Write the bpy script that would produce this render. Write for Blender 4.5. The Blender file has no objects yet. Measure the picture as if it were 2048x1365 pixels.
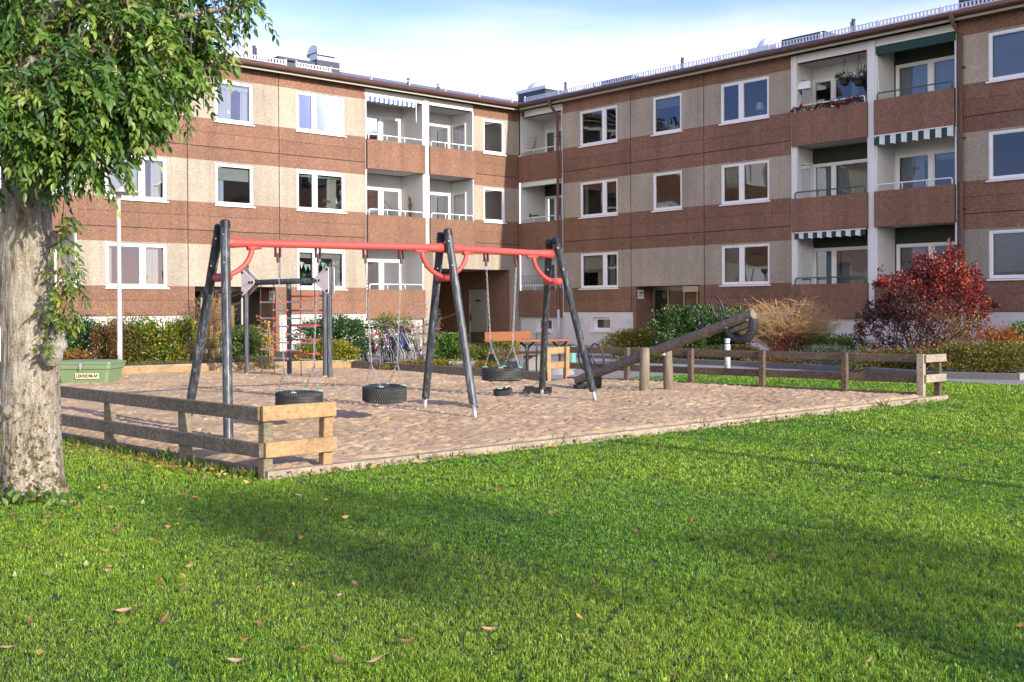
import bpy, math, random
import numpy as np
from mathutils import Vector, Matrix
R = math.radians
random.seed(7); rng = np.random.default_rng(11)
scene = bpy.context.scene
COL = scene.collection
# ---------------------------------------------------------------- camera, sky, sun, exposure
FPX, CY, PITCH, ROLL, YAW, CAMH = 2173.6188, 628.7161, -0.0065126, 0.0060310, 0.7318640, 1.5
cp, sp, cr, sr = math.cos(PITCH), math.sin(PITCH), math.cos(ROLL), math.sin(ROLL)
FW = np.array([0, cp, sp]); UP0 = np.array([0, -sp, cp]); X0 = np.array([1., 0, 0])
RT = cr * X0 - sr * UP0; UPV = sr * X0 + cr * UP0
CAM = np.array([0, 0, CAMH])
cam = bpy.data.cameras.new('camera'); co = bpy.data.objects.new('camera', cam); COL.objects.link(co)
cam.sensor_width = 36; cam.lens = FPX / 2048 * 36; cam.shift_y = -(682.5 - CY) / 2048
cam.clip_end = 2000; cam.clip_start = 0.05
co.matrix_world = Matrix(((RT[0], UPV[0], -FW[0], 0), (RT[1], UPV[1], -FW[1], 0), (RT[2], UPV[2], -FW[2], CAMH), (0, 0, 0, 1)))
scene.camera = co
SUN_EL = R(18.0); SH = np.array([0.688, -0.725]); SH = SH / np.linalg.norm(SH)
SUNV = Vector((SH[0] * math.cos(SUN_EL), SH[1] * math.cos(SUN_EL), math.sin(SUN_EL)))
w = bpy.data.worlds.new('World'); scene.world = w; w.use_nodes = True
nt = w.node_tree; sky = nt.nodes.new('ShaderNodeTexSky'); sky.sky_type = 'NISHITA'; sky.sun_disc = False
sky.sun_elevation = SUN_EL; sky.sun_rotation = math.atan2(SH[0], SH[1])
sky.air_density = 1.0; sky.dust_density = 1.0; sky.ozone_density = 4.5; sky.altitude = 0
bg = nt.nodes['Background']; bg.inputs[1].default_value = 0.145
tint = nt.nodes.new('ShaderNodeMix'); tint.data_type = 'RGBA'; tint.blend_type = 'MULTIPLY'; tint.inputs[0].default_value = 1.0   # white balance of the sky light
tint.inputs[7].default_value = (0.68, 0.56, 0.76, 1); nt.links.new(sky.outputs[0], tint.inputs[6])
def wn(t, **k):
    q = nt.nodes.new(t)
    for a_, b_ in k.items(): setattr(q, a_, b_)
    return q
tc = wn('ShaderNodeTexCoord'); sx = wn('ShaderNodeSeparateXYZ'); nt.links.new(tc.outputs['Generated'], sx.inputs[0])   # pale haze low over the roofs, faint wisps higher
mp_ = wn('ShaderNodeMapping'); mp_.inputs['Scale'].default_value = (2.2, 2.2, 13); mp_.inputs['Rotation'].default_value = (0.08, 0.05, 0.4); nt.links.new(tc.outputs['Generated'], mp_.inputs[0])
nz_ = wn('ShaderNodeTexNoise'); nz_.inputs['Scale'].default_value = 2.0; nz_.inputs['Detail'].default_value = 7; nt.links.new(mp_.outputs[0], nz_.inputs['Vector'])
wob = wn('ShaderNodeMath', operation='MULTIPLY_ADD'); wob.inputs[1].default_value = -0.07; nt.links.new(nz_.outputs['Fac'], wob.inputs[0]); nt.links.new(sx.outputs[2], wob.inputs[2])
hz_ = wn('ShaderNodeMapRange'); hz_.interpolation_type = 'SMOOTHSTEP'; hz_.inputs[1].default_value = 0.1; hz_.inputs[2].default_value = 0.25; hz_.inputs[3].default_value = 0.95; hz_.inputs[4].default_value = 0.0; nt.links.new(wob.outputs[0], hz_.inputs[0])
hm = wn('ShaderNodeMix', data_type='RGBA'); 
ab = wn('ShaderNodeMath', operation='ABSOLUTE'); nt.links.new(sx.outputs[1], ab.inputs[0])                                # haze ahead; unseen bank behind the camera added as fill light, sides kept clear
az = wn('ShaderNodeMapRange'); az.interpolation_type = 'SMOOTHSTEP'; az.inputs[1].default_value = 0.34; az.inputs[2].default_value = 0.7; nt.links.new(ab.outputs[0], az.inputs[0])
bk_ = wn('ShaderNodeMapRange'); bk_.inputs[1].default_value = -0.1; bk_.inputs[2].default_value = -0.5; bk_.inputs[3].default_value = 0.0; bk_.inputs[4].default_value = 0.3; nt.links.new(sx.outputs[1], bk_.inputs[0])  # added haze behind reaches higher, to brighten the shaded wing
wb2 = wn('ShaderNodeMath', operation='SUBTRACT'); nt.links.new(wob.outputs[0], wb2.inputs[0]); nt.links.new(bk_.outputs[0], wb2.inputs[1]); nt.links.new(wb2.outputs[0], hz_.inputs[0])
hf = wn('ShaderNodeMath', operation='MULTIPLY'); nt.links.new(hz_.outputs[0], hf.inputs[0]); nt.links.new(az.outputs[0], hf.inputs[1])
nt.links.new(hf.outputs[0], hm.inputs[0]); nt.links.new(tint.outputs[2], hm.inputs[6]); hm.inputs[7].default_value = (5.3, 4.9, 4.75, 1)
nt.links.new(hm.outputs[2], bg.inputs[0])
sun = bpy.data.lights.new('sun', 'SUN'); sun.energy = 2.0; sun.angle = R(0.55); sun.color = (1.0, 0.93, 0.8)
so = bpy.data.objects.new('sun', sun); COL.objects.link(so); so.location = (30, -30, 30)
so.rotation_euler = SUNV.to_track_quat('Z', 'Y').to_euler()
scene.view_settings.view_transform = 'Standard'; scene.view_settings.look = 'None'
scene.view_settings.exposure = 1.8; scene.view_settings.gamma = 1.0
scene.render.engine = 'CYCLES'
scene.cycles.use_denoising = True
scene.cycles.max_bounces = 8; scene.cycles.diffuse_bounces = 3; scene.cycles.transparent_max_bounces = 12
scene.cycles.caustics_reflective = False; scene.cycles.caustics_refractive = False

# ---------------------------------------------------------------- helpers: photo point -> place
KX, KY = 0.3394616, 44.7996165
LD = np.array([-math.cos(YAW), -math.sin(YAW), 0]); NL = np.array([math.sin(YAW), -math.cos(YAW), 0])
KK = np.array([KX, KY, 0])
def ray(x, y): return FW + RT * (x - 1024) / FPX + UPV * (CY - y) / FPX
def G(x, y, z=0.0):
    r = ray(x, y); t = (z - CAMH) / r[2]; return CAM + t * r
def at(x, y, Y):
    r = ray(x, y); return CAM + r * (Y / r[1])
def fac(pl, x, y, off=0.0):
    n, d = (NL, LD) if pl == 'L' else (LD, NL)
    r = ray(x, y); t = ((KK + n * off - CAM) @ n) / (r @ n); p = CAM + t * r
    return (p - KK) @ d, p[2]

# ---------------------------------------------------------------- materials
MATS = {}
def newmat(name):
    m = bpy.data.materials.new(name); m.use_nodes = True; MATS[name] = m
    n = m.node_tree; p = n.nodes['Principled BSDF']; return m, n, p
def N(n, t, **kw):
    k = n.nodes.new(t)
    for a, b in kw.items(): setattr(k, a, b)
    return k
def mix(n, fac_, a, b, blend='MIX'):
    k = n.nodes.new('ShaderNodeMix'); k.data_type = 'RGBA'; k.blend_type = blend
    for i, v in ((0, fac_), (6, a), (7, b)):
        if hasattr(v, 'is_output'): n.links.new(v, k.inputs[i])
        else: k.inputs[i].default_value = v if i == 0 else (*v, 1) if len(v) == 3 else v
    return k.outputs[2]
def noise(n, scale, detail=4, vec=None, rough=0.55):
    k = n.nodes.new('ShaderNodeTexNoise'); k.inputs['Scale'].default_value = scale
    k.inputs['Detail'].default_value = detail; k.inputs['Roughness'].default_value = rough
    if vec is not None: n.links.new(vec, k.inputs['Vector'])
    return k.outputs['Fac']
def ramp(n, f, stops):
    k = n.nodes.new('ShaderNodeValToRGB'); e = k.color_ramp.elements
    while len(e) < len(stops): e.new(0.5)
    for i, (p, c) in enumerate(stops):
        e[i].position = p; e[i].color = (*c, 1) if len(c) == 3 else c
    n.links.new(f, k.inputs[0]); return k.outputs[0]
def coords(n, kind='Object', scale=(1, 1, 1), rot=(0, 0, 0)):
    t = n.nodes.new('ShaderNodeTexCoord'); m = n.nodes.new('ShaderNodeMapping')
    m.inputs['Scale'].default_value = scale; m.inputs['Rotation'].default_value = rot
    n.links.new(t.outputs[kind], m.inputs[0]); return m.outputs[0]
def bump(n, p, h, strength=0.3, dist=0.02):
    k = n.nodes.new('ShaderNodeBump'); k.inputs['Strength'].default_value = strength; k.inputs['Distance'].default_value = dist
    n.links.new(h, k.inputs['Height']); n.links.new(k.outputs[0], p.inputs['Normal'])
def plain(name, c, rough=0.6, metal=0.0, var=0.12, scale=6, b=0.0, spec=0.5):
    m, n, p = newmat(name); v = coords(n)
    f = noise(n, scale, 5, v); lo = tuple(x * (1 - var) for x in c); hi = tuple(min(1, x * (1 + var)) for x in c)
    n.links.new(mix(n, f, lo, hi), p.inputs['Base Color'])
    p.inputs['Roughness'].default_value = rough; p.inputs['Metallic'].default_value = metal
    p.inputs['Specular IOR Level'].default_value = spec
    if b: bump(n, p, noise(n, scale * 8, 4, v), b, 0.01)
    return m
def aggregate(name, stops, scale, big, rough=0.85):
    m, n, p = newmat(name); v = coords(n)
    vo = N(n, 'ShaderNodeTexVoronoi'); vo.inputs['Scale'].default_value = scale; n.links.new(v, vo.inputs['Vector'])
    sep = N(n, 'ShaderNodeSeparateColor'); n.links.new(vo.outputs['Color'], sep.inputs[0])
    c = ramp(n, sep.outputs[0], stops)
    vs = coords(n, scale=(1, 1, 0.22))
    stain = ramp(n, noise(n, 1.3, 6, vs), [(0.28, (0.82, 0.81, 0.8)), (0.6, (1, 1, 1))])
    c = mix(n, 1.0, c, stain, 'MULTIPLY')
    c = mix(n, 1.0, c, ramp(n, noise(n, 1.0, 4, coords(n, scale=(5, 5, 0.25))), [(0.3, (0.88, 0.875, 0.87)), (0.5, (1, 1, 1))]), 'MULTIPLY')
    at_ = N(n, 'ShaderNodeAttribute'); at_.attribute_name = 'tone'; ad_ = N(n, 'ShaderNodeMath', operation='ADD'); ad_.inputs[1].default_value = 1.0; n.links.new(at_.outputs['Fac'], ad_.inputs[0])
    c = mix(n, 1.0, c, ad_.outputs[0], 'MULTIPLY')
    c2 = mix(n, 1.0, c, ramp(n, noise(n, big, 3, v), [(0.3, (0.86, 0.86, 0.87)), (0.7, (1.08, 1.07, 1.05))]), 'MULTIPLY')
    n.links.new(c2, p.inputs['Base Color']); p.inputs['Roughness'].default_value = rough
    bump(n, p, vo.outputs['Distance'], 0.5, 0.02); return m
aggregate('brown_aggregate', [(0.0, (0.165, 0.082, 0.05)), (0.45, (0.225, 0.114, 0.07)), (0.86, (0.275, 0.148, 0.096)), (1.0, (0.4, 0.265, 0.19))], 55, 0.4)
aggregate('beige_aggregate', [(0.0, (0.31, 0.265, 0.205)), (0.4, (0.375, 0.325, 0.255)), (0.8, (0.42, 0.365, 0.29)), (1.0, (0.5, 0.44, 0.34))], 44, 0.5)
plain('render_white', (0.62, 0.6, 0.58), 0.9, b=0.3, scale=3)
plain('white_paint', (0.78, 0.78, 0.77), 0.45, var=0.04)
plain('wall_white', (0.7, 0.7, 0.68), 0.8, var=0.06, scale=2)
plain('joint_dark', (0.045, 0.035, 0.03), 0.9)
plain('gutter_brown', (0.12, 0.058, 0.04), 0.42, var=0.2)
plain('soffit_paint', (0.42, 0.39, 0.33), 0.7)
plain('blind_grey', (0.055, 0.06, 0.06), 0.85)
plain('zinc', (0.62, 0.64, 0.67), 0.5, 0.3, scale=2)
plain('roof_sheet', (0.22, 0.23, 0.25), 0.55, 0.2, scale=1.5)
plain('dark_sheet', (0.045, 0.055, 0.07), 0.5, 0.2)
plain('dome_plastic', (0.68, 0.72, 0.76), 0.25, var=0.05)
plain('interior_paint', (0.36, 0.34, 0.31), 0.9, var=0.15, scale=0.7)
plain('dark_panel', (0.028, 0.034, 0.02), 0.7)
plain('pipe_grey', (0.5, 0.52, 0.54), 0.5)
plain('green_paint', (0.045, 0.11, 0.075), 0.5)
plain('awning_green', (0.012, 0.05, 0.042), 0.8)
plain('awning_white', (0.66, 0.68, 0.66), 0.8)
plain('awning_blue', (0.06, 0.12, 0.34), 0.8)
plain('curtain_white', (0.3, 0.3, 0.295), 0.9, var=0.08)
plain('curtain_green', (0.28, 0.34, 0.23), 0.9)
plain('curtain_blue', (0.3, 0.37, 0.46), 0.9)
plain('blind_fabric', (0.27, 0.285, 0.285), 0.85)
plain('lamp_shade_cloth', (0.85, 0.84, 0.8), 0.8, var=0.03)
plain('flower_red', (0.32, 0.012, 0.02), 0.6, var=0.5, scale=40)
plain('flower_pink', (0.6, 0.25, 0.35), 0.6)
plain('terracotta', (0.36, 0.15, 0.08), 0.8)
plain('wood_dark', (0.1, 0.06, 0.04), 0.8)
plain('wood_door', (0.4, 0.2, 0.06), 0.6, scale=2)
plain('black_plastic', (0.014, 0.014, 0.016), 0.45)
plain('dull_steel', (0.16, 0.165, 0.17), 0.5, 0.5)
plain('steel', (0.55, 0.56, 0.57), 0.35, 0.9)
plain('galvanised', (0.46, 0.47, 0.48), 0.5, 0.7, scale=15, var=0.25)
plain('swing_red', (0.53, 0.075, 0.06), 0.5, var=0.06, scale=5)
plain('bracket_red', (0.2, 0.03, 0.04), 0.5)
plain('rope_red', (0.55, 0.06, 0.05), 0.6)
plain('rope_dark', (0.05, 0.055, 0.06), 0.9, scale=120, var=0.5)
plain('plate_pinkish', (0.68, 0.6, 0.58), 0.5, var=0.04)
plain('clip_green', (0.22, 0.5, 0.28), 0.5)
plain('bin_green', (0.165, 0.235, 0.12), 0.5, var=0.07, scale=2, b=0.03)
plain('label_cream', (0.72, 0.66, 0.42), 0.6, var=0.05)
plain('letter_dark', (0.05, 0.04, 0.035), 0.6)
plain('post_white', (0.46, 0.455, 0.45), 0.5, var=0.08)
plain('bench_orange', (0.34, 0.125, 0.05), 0.55, scale=3, var=0.2)
plain('teal_paint', (0.12, 0.33, 0.28), 0.6)
plain('kerb_stone', (0.26, 0.245, 0.23), 0.9, scale=10, b=0.4)
plain('kerb_dark', (0.13, 0.125, 0.12), 0.9, scale=10, b=0.4)
plain('sill_white', (0.74, 0.74, 0.73), 0.4, var=0.03)
plain('bike_red', (0.35, 0.02, 0.02), 0.35); plain('bike_blue', (0.03, 0.06, 0.2), 0.35)
plain('bike_black', (0.012, 0.012, 0.014), 0.35); plain('bike_silver', (0.4, 0.41, 0.43), 0.35, 0.5)
plain('wicker', (0.2, 0.13, 0.07), 0.9, scale=60, var=0.6)
plain('twig_straw', (0.42, 0.27, 0.12), 0.85, var=0.3, scale=20)
plain('twig_grey', (0.3, 0.25, 0.2), 0.9, var=0.3, scale=20)
plain('twig_brown', (0.1, 0.065, 0.045), 0.9, var=0.3, scale=20)
plain('plant_green', (0.07, 0.16, 0.03), 0.6, scale=30, var=0.5)
plain('bunting_mint', (0.25, 0.55, 0.42), 0.8); plain('bunting_cream', (0.75, 0.68, 0.52), 0.8)
plain('door_louvre', (0.4, 0.39, 0.36), 0.6, var=0.08, scale=2)
plain('brass', (0.35, 0.3, 0.2), 0.4, 0.6)

def glassmat():
    m = bpy.data.materials.new('window_glass'); m.use_nodes = True; MATS['window_glass'] = m
    n = m.node_tree; n.nodes.clear()
    o = N(n, 'ShaderNodeOutputMaterial'); mx = N(n, 'ShaderNodeMixShader')
    t = N(n, 'ShaderNodeBsdfTransparent'); t.inputs[0].default_value = (0.74, 0.79, 0.78, 1)
    g = N(n, 'ShaderNodeBsdfGlossy'); g.inputs['Roughness'].default_value = 0.0; g.inputs['Color'].default_value = (0.95, 0.97, 1, 1)
    f = N(n, 'ShaderNodeFresnel'); f.inputs[0].default_value = 1.8
    v = coords(n); b = N(n, 'ShaderNodeBump'); b.inputs['Strength'].default_value = 0.03; b.inputs['Distance'].default_value = 0.3
    n.links.new(noise(n, 0.9, 1, v), b.inputs['Height']); n.links.new(b.outputs[0], g.inputs['Normal'])
    n.links.new(f.outputs[0], mx.inputs[0]); n.links.new(t.outputs[0], mx.inputs[1]); n.links.new(g.outputs[0], mx.inputs[2])
    n.links.new(mx.outputs[0], o.inputs[0])
glassmat()
def leafmat(name, rough=0.45, trans=0.3):
    m, n, p = newmat(name); a = N(n, 'ShaderNodeAttribute'); a.attribute_name = 'Col'
    n.links.new(a.outputs['Color'], p.inputs['Base Color']); p.inputs['Roughness'].default_value = rough
    t = N(n, 'ShaderNodeBsdfTranslucent'); br = mix(n, 1.0, a.outputs['Color'], (1.3, 1.35, 0.7), 'MULTIPLY'); n.links.new(br, t.inputs[0])
    mx = N(n, 'ShaderNodeMixShader'); mx.inputs[0].default_value = trans
    n.links.new(p.outputs[0], mx.inputs[1]); n.links.new(t.outputs[0], mx.inputs[2])
    n.links.new(mx.outputs[0], n.nodes['Material Output'].inputs[0]); return m
leafmat('leaf'); leafmat('leaf_glossy', 0.28, 0.15); leafmat('grass_blade', 0.42, 0.35); leafmat('dry_leaf', 0.7, 0.15)

def bark():
    m, n, p = newmat('bark'); v = coords(n); vz = coords(n, scale=(1, 1, 0.28))
    c = ramp(n, noise(n, 20, 8, vz, 0.75), [(0.36, (0.1, 0.078, 0.052)), (0.46, (0.3, 0.25, 0.18)), (0.57, (0.46, 0.4, 0.315)), (0.75, (0.6, 0.545, 0.46))])
    c = mix(n, 1.0, c, ramp(n, noise(n, 75, 3, v), [(0.35, (0.6, 0.58, 0.55)), (0.6, (1.15, 1.15, 1.15))]), 'MULTIPLY')
    c = mix(n, ramp(n, noise(n, 2.3, 5, v), [(0.5, (0, 0, 0)), (0.62, (0.6, 0.6, 0.6))]), c, (0.5, 0.46, 0.4))
    geo = N(n, 'ShaderNodeNewGeometry'); sp_ = N(n, 'ShaderNodeSeparateXYZ'); n.links.new(geo.outputs['Position'], sp_.inputs[0])
    mr = N(n, 'ShaderNodeMapRange'); mr.inputs[1].default_value = 0.15; mr.inputs[2].default_value = 1.5; mr.inputs[3].default_value = 0.1; mr.inputs[4].default_value = -0.06
    n.links.new(sp_.outputs[2], mr.inputs[0])
    ad = N(n, 'ShaderNodeMath', operation='ADD'); n.links.new(noise(n, 21, 7, v, 0.68), ad.inputs[0]); n.links.new(mr.outputs[0], ad.inputs[1])
    moss = ramp(n, ad.outputs[0], [(0.60, (0, 0, 0)), (0.64, (1, 1, 1))])
    c = mix(n, moss, c, (0.095, 0.07, 0.02))
    n.links.new(c, p.inputs['Base Color']); p.inputs['Roughness'].default_value = 0.95
    bump(n, p, noise(n, 26, 8, vz, 0.75), 1.0, 0.04)
bark()
def wood(name, dark, mid, light, grain=(2.2, 22, 22), rough=0.8, knots=True):
    m, n, p = newmat(name); v = coords(n, scale=grain)
    f = noise(n, 1.6, 8, v, 0.65)
    c = ramp(n, f, [(0.3, dark), (0.5, mid), (0.72, light)])
    pat = ramp(n, noise(n, 3.0, 4, coords(n)), [(0.3, (0.72, 0.72, 0.72)), (0.7, (1.12, 1.1, 1.08))])
    c = mix(n, 1.0, c, pat, 'MULTIPLY')
    if knots:
        vo = N(n, 'ShaderNodeTexVoronoi'); vo.inputs['Scale'].default_value = 1.0; n.links.new(coords(n, scale=(2.1, 7, 7)), vo.inputs['Vector'])
        k = ramp(n, vo.outputs['Distance'], [(0.06, (1, 1, 1)), (0.12, (0, 0, 0))]); c = mix(n, k, c, dark)
    n.links.new(c, p.inputs['Base Color']); p.inputs['Roughness'].default_value = rough
    bump(n, p, f, 0.35, 0.006); return m
wood('timber_grey', (0.06, 0.05, 0.038), (0.155, 0.128, 0.094), (0.28, 0.235, 0.18))
wood('timber_brown', (0.045, 0.032, 0.023), (0.11, 0.076, 0.05), (0.2, 0.15, 0.105))
wood('timber_green', (0.12, 0.1, 0.06), (0.2, 0.17, 0.105), (0.29, 0.25, 0.165))
wood('timber_new', (0.27, 0.15, 0.06), (0.39, 0.245, 0.115), (0.47, 0.32, 0.17))
wood('timber_pale', (0.22, 0.175, 0.125), (0.34, 0.28, 0.2), (0.44, 0.38, 0.29))
wood('log_wood', (0.07, 0.056, 0.042), (0.16, 0.13, 0.1), (0.27, 0.23, 0.185), (1.2, 14, 14), knots=False)
wood('post_wood', (0.11, 0.08, 0.055), (0.2, 0.16, 0.115), (0.3, 0.255, 0.2), (16, 16, 1.4), knots=False)
def legmat():
    m, n, p = newmat('leg_laminate'); v = coords(n, scale=(30, 30, 2.5))
    c = ramp(n, noise(n, 1, 6, v, 0.7), [(0.35, (0.016, 0.02, 0.028)), (0.53, (0.045, 0.053, 0.065)), (0.68, (0.18, 0.195, 0.21))])
    n.links.new(c, p.inputs['Base Color']); p.inputs['Roughness'].default_value = 0.42
legmat()
def rubber():
    m, n, p = newmat('rubber'); v = coords(n)
    c = ramp(n, noise(n, 9, 5, v), [(0.35, (0.018, 0.018, 0.018)), (0.65, (0.04, 0.038, 0.036))]); n.links.new(c, p.inputs['Base Color'])
    p.inputs['Roughness'].default_value = 0.62
rubber()
def sandmat():
    m, n, p = newmat('sand'); v = coords(n, 'Object')
    c = ramp(n, noise(n, 0.9, 6, v), [(0.35, (0.43, 0.287, 0.155)), (0.5, (0.505, 0.352, 0.196)), (0.65, (0.575, 0.412, 0.238))])
    c = mix(n, 1.0, c, ramp(n, noise(n, 90, 3, v), [(0.3, (0.78, 0.76, 0.74)), (0.7, (1.14, 1.13, 1.12))]), 'MULTIPLY')
    c = mix(n, ramp(n, noise(n, 16, 6, v, 0.7), [(0.63, (0, 0, 0)), (0.7, (0.75, 0.75, 0.75))]), c, (0.22, 0.14, 0.09))
    n.links.new(c, p.inputs['Base Color']); p.inputs['Roughness'].default_value = 0.95
    h = N(n, 'ShaderNodeMath', operation='ADD'); n.links.new(noise(n, 11, 7, v, 0.65), h.inputs[0]); n.links.new(noise(n, 60, 4, v), h.inputs[1])
    bump(n, p, h.outputs[0], 0.6, 0.02)
sandmat()
def groundmat(name, stops, s1, s2, rough=0.95, b=0.5):
    m, n, p = newmat(name); v = coords(n)
    c = ramp(n, noise(n, s1, 6, v), stops)
    c = mix(n, 1.0, c, ramp(n, noise(n, s2, 3, v), [(0.3, (0.75, 0.75, 0.75)), (0.7, (1.2, 1.2, 1.2))]), 'MULTIPLY')
    n.links.new(c, p.inputs['Base Color']); p.inputs['Roughness'].default_value = rough; bump(n, p, noise(n, s2, 4, v), b, 0.02)
groundmat('lawn_soil', [(0.3, (0.03, 0.06, 0.008)), (0.6, (0.06, 0.105, 0.016)), (0.75, (0.09, 0.11, 0.03))], 1.2, 30)
groundmat('asphalt', [(0.3, (0.24, 0.22, 0.2)), (0.7, (0.33, 0.31, 0.285))], 0.6, 60)
groundmat('bed_soil', [(0.3, (0.03, 0.022, 0.014)), (0.7, (0.09, 0.06, 0.03))], 2.0, 25)

# ---------------------------------------------------------------- mesh builder
class MB:
    def __init__(s): s.v = []; s.f = []; s.m = []
    def add(s, vs, fs, mi=0):
        b = len(s.v); s.v += [tuple(map(float, p)) for p in vs]
        for f in fs: s.f.append(tuple(i + b for i in f)); s.m.append(mi)
    def quad(s, a, b, c, d, mi=0): s.add([a, b, c, d], [(0, 1, 2, 3)], mi)
    def box(s, x0, x1, y0, y1, z0, z1, mi=0):
        if x0 > x1: x0, x1 = x1, x0
        if y0 > y1: y0, y1 = y1, y0
        if z0 > z1: z0, z1 = z1, z0
        s.add([(x0, y0, z0), (x1, y0, z0), (x1, y1, z0), (x0, y1, z0), (x0, y0, z1), (x1, y0, z1), (x1, y1, z1), (x0, y1, z1)],
              [(0, 3, 2, 1), (4, 5, 6, 7), (0, 1, 5, 4), (1, 2, 6, 5), (2, 3, 7, 6), (3, 0, 4, 7)], mi)
    def beam(s, p, q, w, h, up=(0, 0, 1), mi=0, ch=0.006):
        """chamfered timber from p to q: width w sideways, height h along up"""
        p = Vector(p); q = Vector(q); d = (q - p).normalized(); u = Vector(up); u = (u - d * u.dot(d)).normalized(); n = d.cross(u)
        pts = []
        a, b = w / 2, h / 2
        prof = [(-a + ch, -b), (a - ch, -b), (a, -b + ch), (a, b - ch), (a - ch, b), (-a + ch, b), (-a, b - ch), (-a, -b + ch)]
        for e in (p, q):
            for x, y in prof: pts.append(e + n * x + u * y)
        k = 8
        s.add(pts, [(i, (i + 1) % k, k + (i + 1) % k, k + i) for i in range(k)] + [tuple(range(k))[::-1], tuple(range(k, 2 * k))], mi)
    def tube(s, path, r, seg=8, mi=0, caps=True, closed=False):
        P = [Vector(p) for p in path]; n = len(P); rs = r if hasattr(r, '__len__') else [r] * n
        T = []
        for i in range(n):
            a = P[(i - 1) % n] if (closed or i > 0) else P[i]; b = P[(i + 1) % n] if (closed or i < n - 1) else P[i]
            t = (b - a); T.append(t.normalized() if t.length > 1e-9 else Vector((0, 0, 1)))
        u = T[0].orthogonal().normalized(); vs = []
        for i in range(n):
            u = (u - T[i] * u.dot(T[i])); u = u.normalized() if u.length > 1e-6 else T[i].orthogonal().normalized()
            b = T[i].cross(u)
            for k in range(seg):
                an = 2 * math.pi * k / seg; vs.append(P[i] + (u * math.cos(an) + b * math.sin(an)) * rs[i])
        fs = []
        for i in range(n if closed else n - 1):
            j = (i + 1) % n
            for k in range(seg): fs.append((i * seg + k, i * seg + (k + 1) % seg, j * seg + (k + 1) % seg, j * seg + k))
        if caps and not closed: fs += [tuple(range(seg))[::-1], tuple(range((n - 1) * seg, n * seg))]
        s.add(vs, fs, mi)
    def lathe(s, prof, seg=24, c=(0, 0, 0), mi=0, arc=None, axis='z'):
        """prof: (r, z) list turned about z; arc=(a0,a1) for part turns"""
        a0, a1 = arc or (0, 2 * math.pi); m = seg + 1 if arc else seg; vs = []
        for i in range(m):
            an = a0 + (a1 - a0) * i / seg
            for r_, z in prof:
                x, y = r_ * math.cos(an), r_ * math.sin(an)
                q = (x, y, z) if axis == 'z' else (x, z, y) if axis == 'y' else (z, x, y)
                vs.append((q[0] + c[0], q[1] + c[1], q[2] + c[2]))
        k = len(prof); fs = []
        for i in range(seg):
            j = (i + 1) % m
            for t in range(k - 1): fs.append((i * k + t, j * k + t, j * k + t + 1, i * k + t + 1))
        s.add(vs, fs, mi)
    def build(s, name, mats, parent=None, smooth=False, loc=None):
        me = bpy.data.meshes.new(name); me.from_pydata(s.v, [], s.f); me.update()
        for m in ([mats] if isinstance(mats, str) else mats): me.materials.append(MATS[m])
        me.polygons.foreach_set('material_index', s.m)
        if smooth: me.polygons.foreach_set('use_smooth', [True] * len(me.polygons))
        o = bpy.data.objects.new(name, me); COL.objects.link(o)
        if parent is not None: o.parent = parent
        if loc is not None: o.location = loc
        return o
def smooth_by_angle(o, a=40):
    me = o.data; me.polygons.foreach_set('use_smooth', [True] * len(me.polygons))
    try: me.set_sharp_from_angle(angle=R(a))
    except Exception: pass
    return o
def tag(o, label, cat, group=None, kind=None):
    o['label'] = label; o['category'] = cat
    if group: o['group'] = group
    if kind: o['kind'] = kind
    return o
def struct(o): o['kind'] = 'structure'; return o
def root(name, label, cat, loc=(0, 0, 0), rz=0.0, group=None):
    o = bpy.data.objects.new(name, None); COL.objects.link(o); o.location = loc; o.rotation_euler = (0, 0, rz)
    o.empty_display_size = 0.2
    return tag(o, label, cat, group)
def copy_tree(o, parent=None):
    c = o.copy(); COL.objects.link(c); c.parent = parent
    for ch in list(o.children): copy_tree(ch, c)
    return c
def text_mesh(name, body, size, mat, parent, loc, rot, width=None):
    cu = bpy.data.curves.new(name, 'FONT'); cu.body = body; cu.size = size; cu.extrude = 0.0015; cu.offset = size * 0.03; cu.align_x = 'CENTER'; cu.align_y = 'CENTER'
    t = bpy.data.objects.new('t', cu); COL.objects.link(t); dg = bpy.context.evaluated_depsgraph_get(); me = bpy.data.meshes.new_from_object(t.evaluated_get(dg)); bpy.data.objects.remove(t); bpy.data.curves.remove(cu)
    me.name = name; me.materials.clear(); me.materials.append(MATS[mat]); o = bpy.data.objects.new(name, me); COL.objects.link(o); o.parent = parent; o.location = loc; o.rotation_euler = rot
    xs = [v.co.x for v in me.vertices]
    if width: o.scale.x = width / (max(xs) - min(xs))
    return o
def raw_mesh(name, V, F, mat, col=None, parent=None, loc=None):
    """fast mesh from numpy: V (n,3), F list of triangles (m,3), col (n,3)"""
    me = bpy.data.meshes.new(name); nv, nf = len(V), len(F)
    me.vertices.add(nv); me.vertices.foreach_set('co', np.asarray(V, np.float32).ravel())
    me.loops.add(nf * 3); me.loops.foreach_set('vertex_index', np.asarray(F, np.int32).ravel())
    me.polygons.add(nf); me.polygons.foreach_set('loop_start', np.arange(0, nf * 3, 3, dtype=np.int32))
    me.polygons.foreach_set('loop_total', np.full(nf, 3, np.int32))
    if col is not None:
        a = me.color_attributes.new('Col', 'FLOAT_COLOR', 'POINT'); c4 = np.ones((nv, 4), np.float32); c4[:, :3] = col
        a.data.foreach_set('color', c4.ravel())
    me.update(calc_edges=True); me.validate()
    me.materials.append(MATS[mat]); o = bpy.data.objects.new(name, me); COL.objects.link(o)
    if parent is not None: o.parent = parent
    if loc is not None: o.location = loc
    return o
def unit(a): return a / np.maximum(np.linalg.norm(a, axis=-1, keepdims=True), 1e-9)
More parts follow.
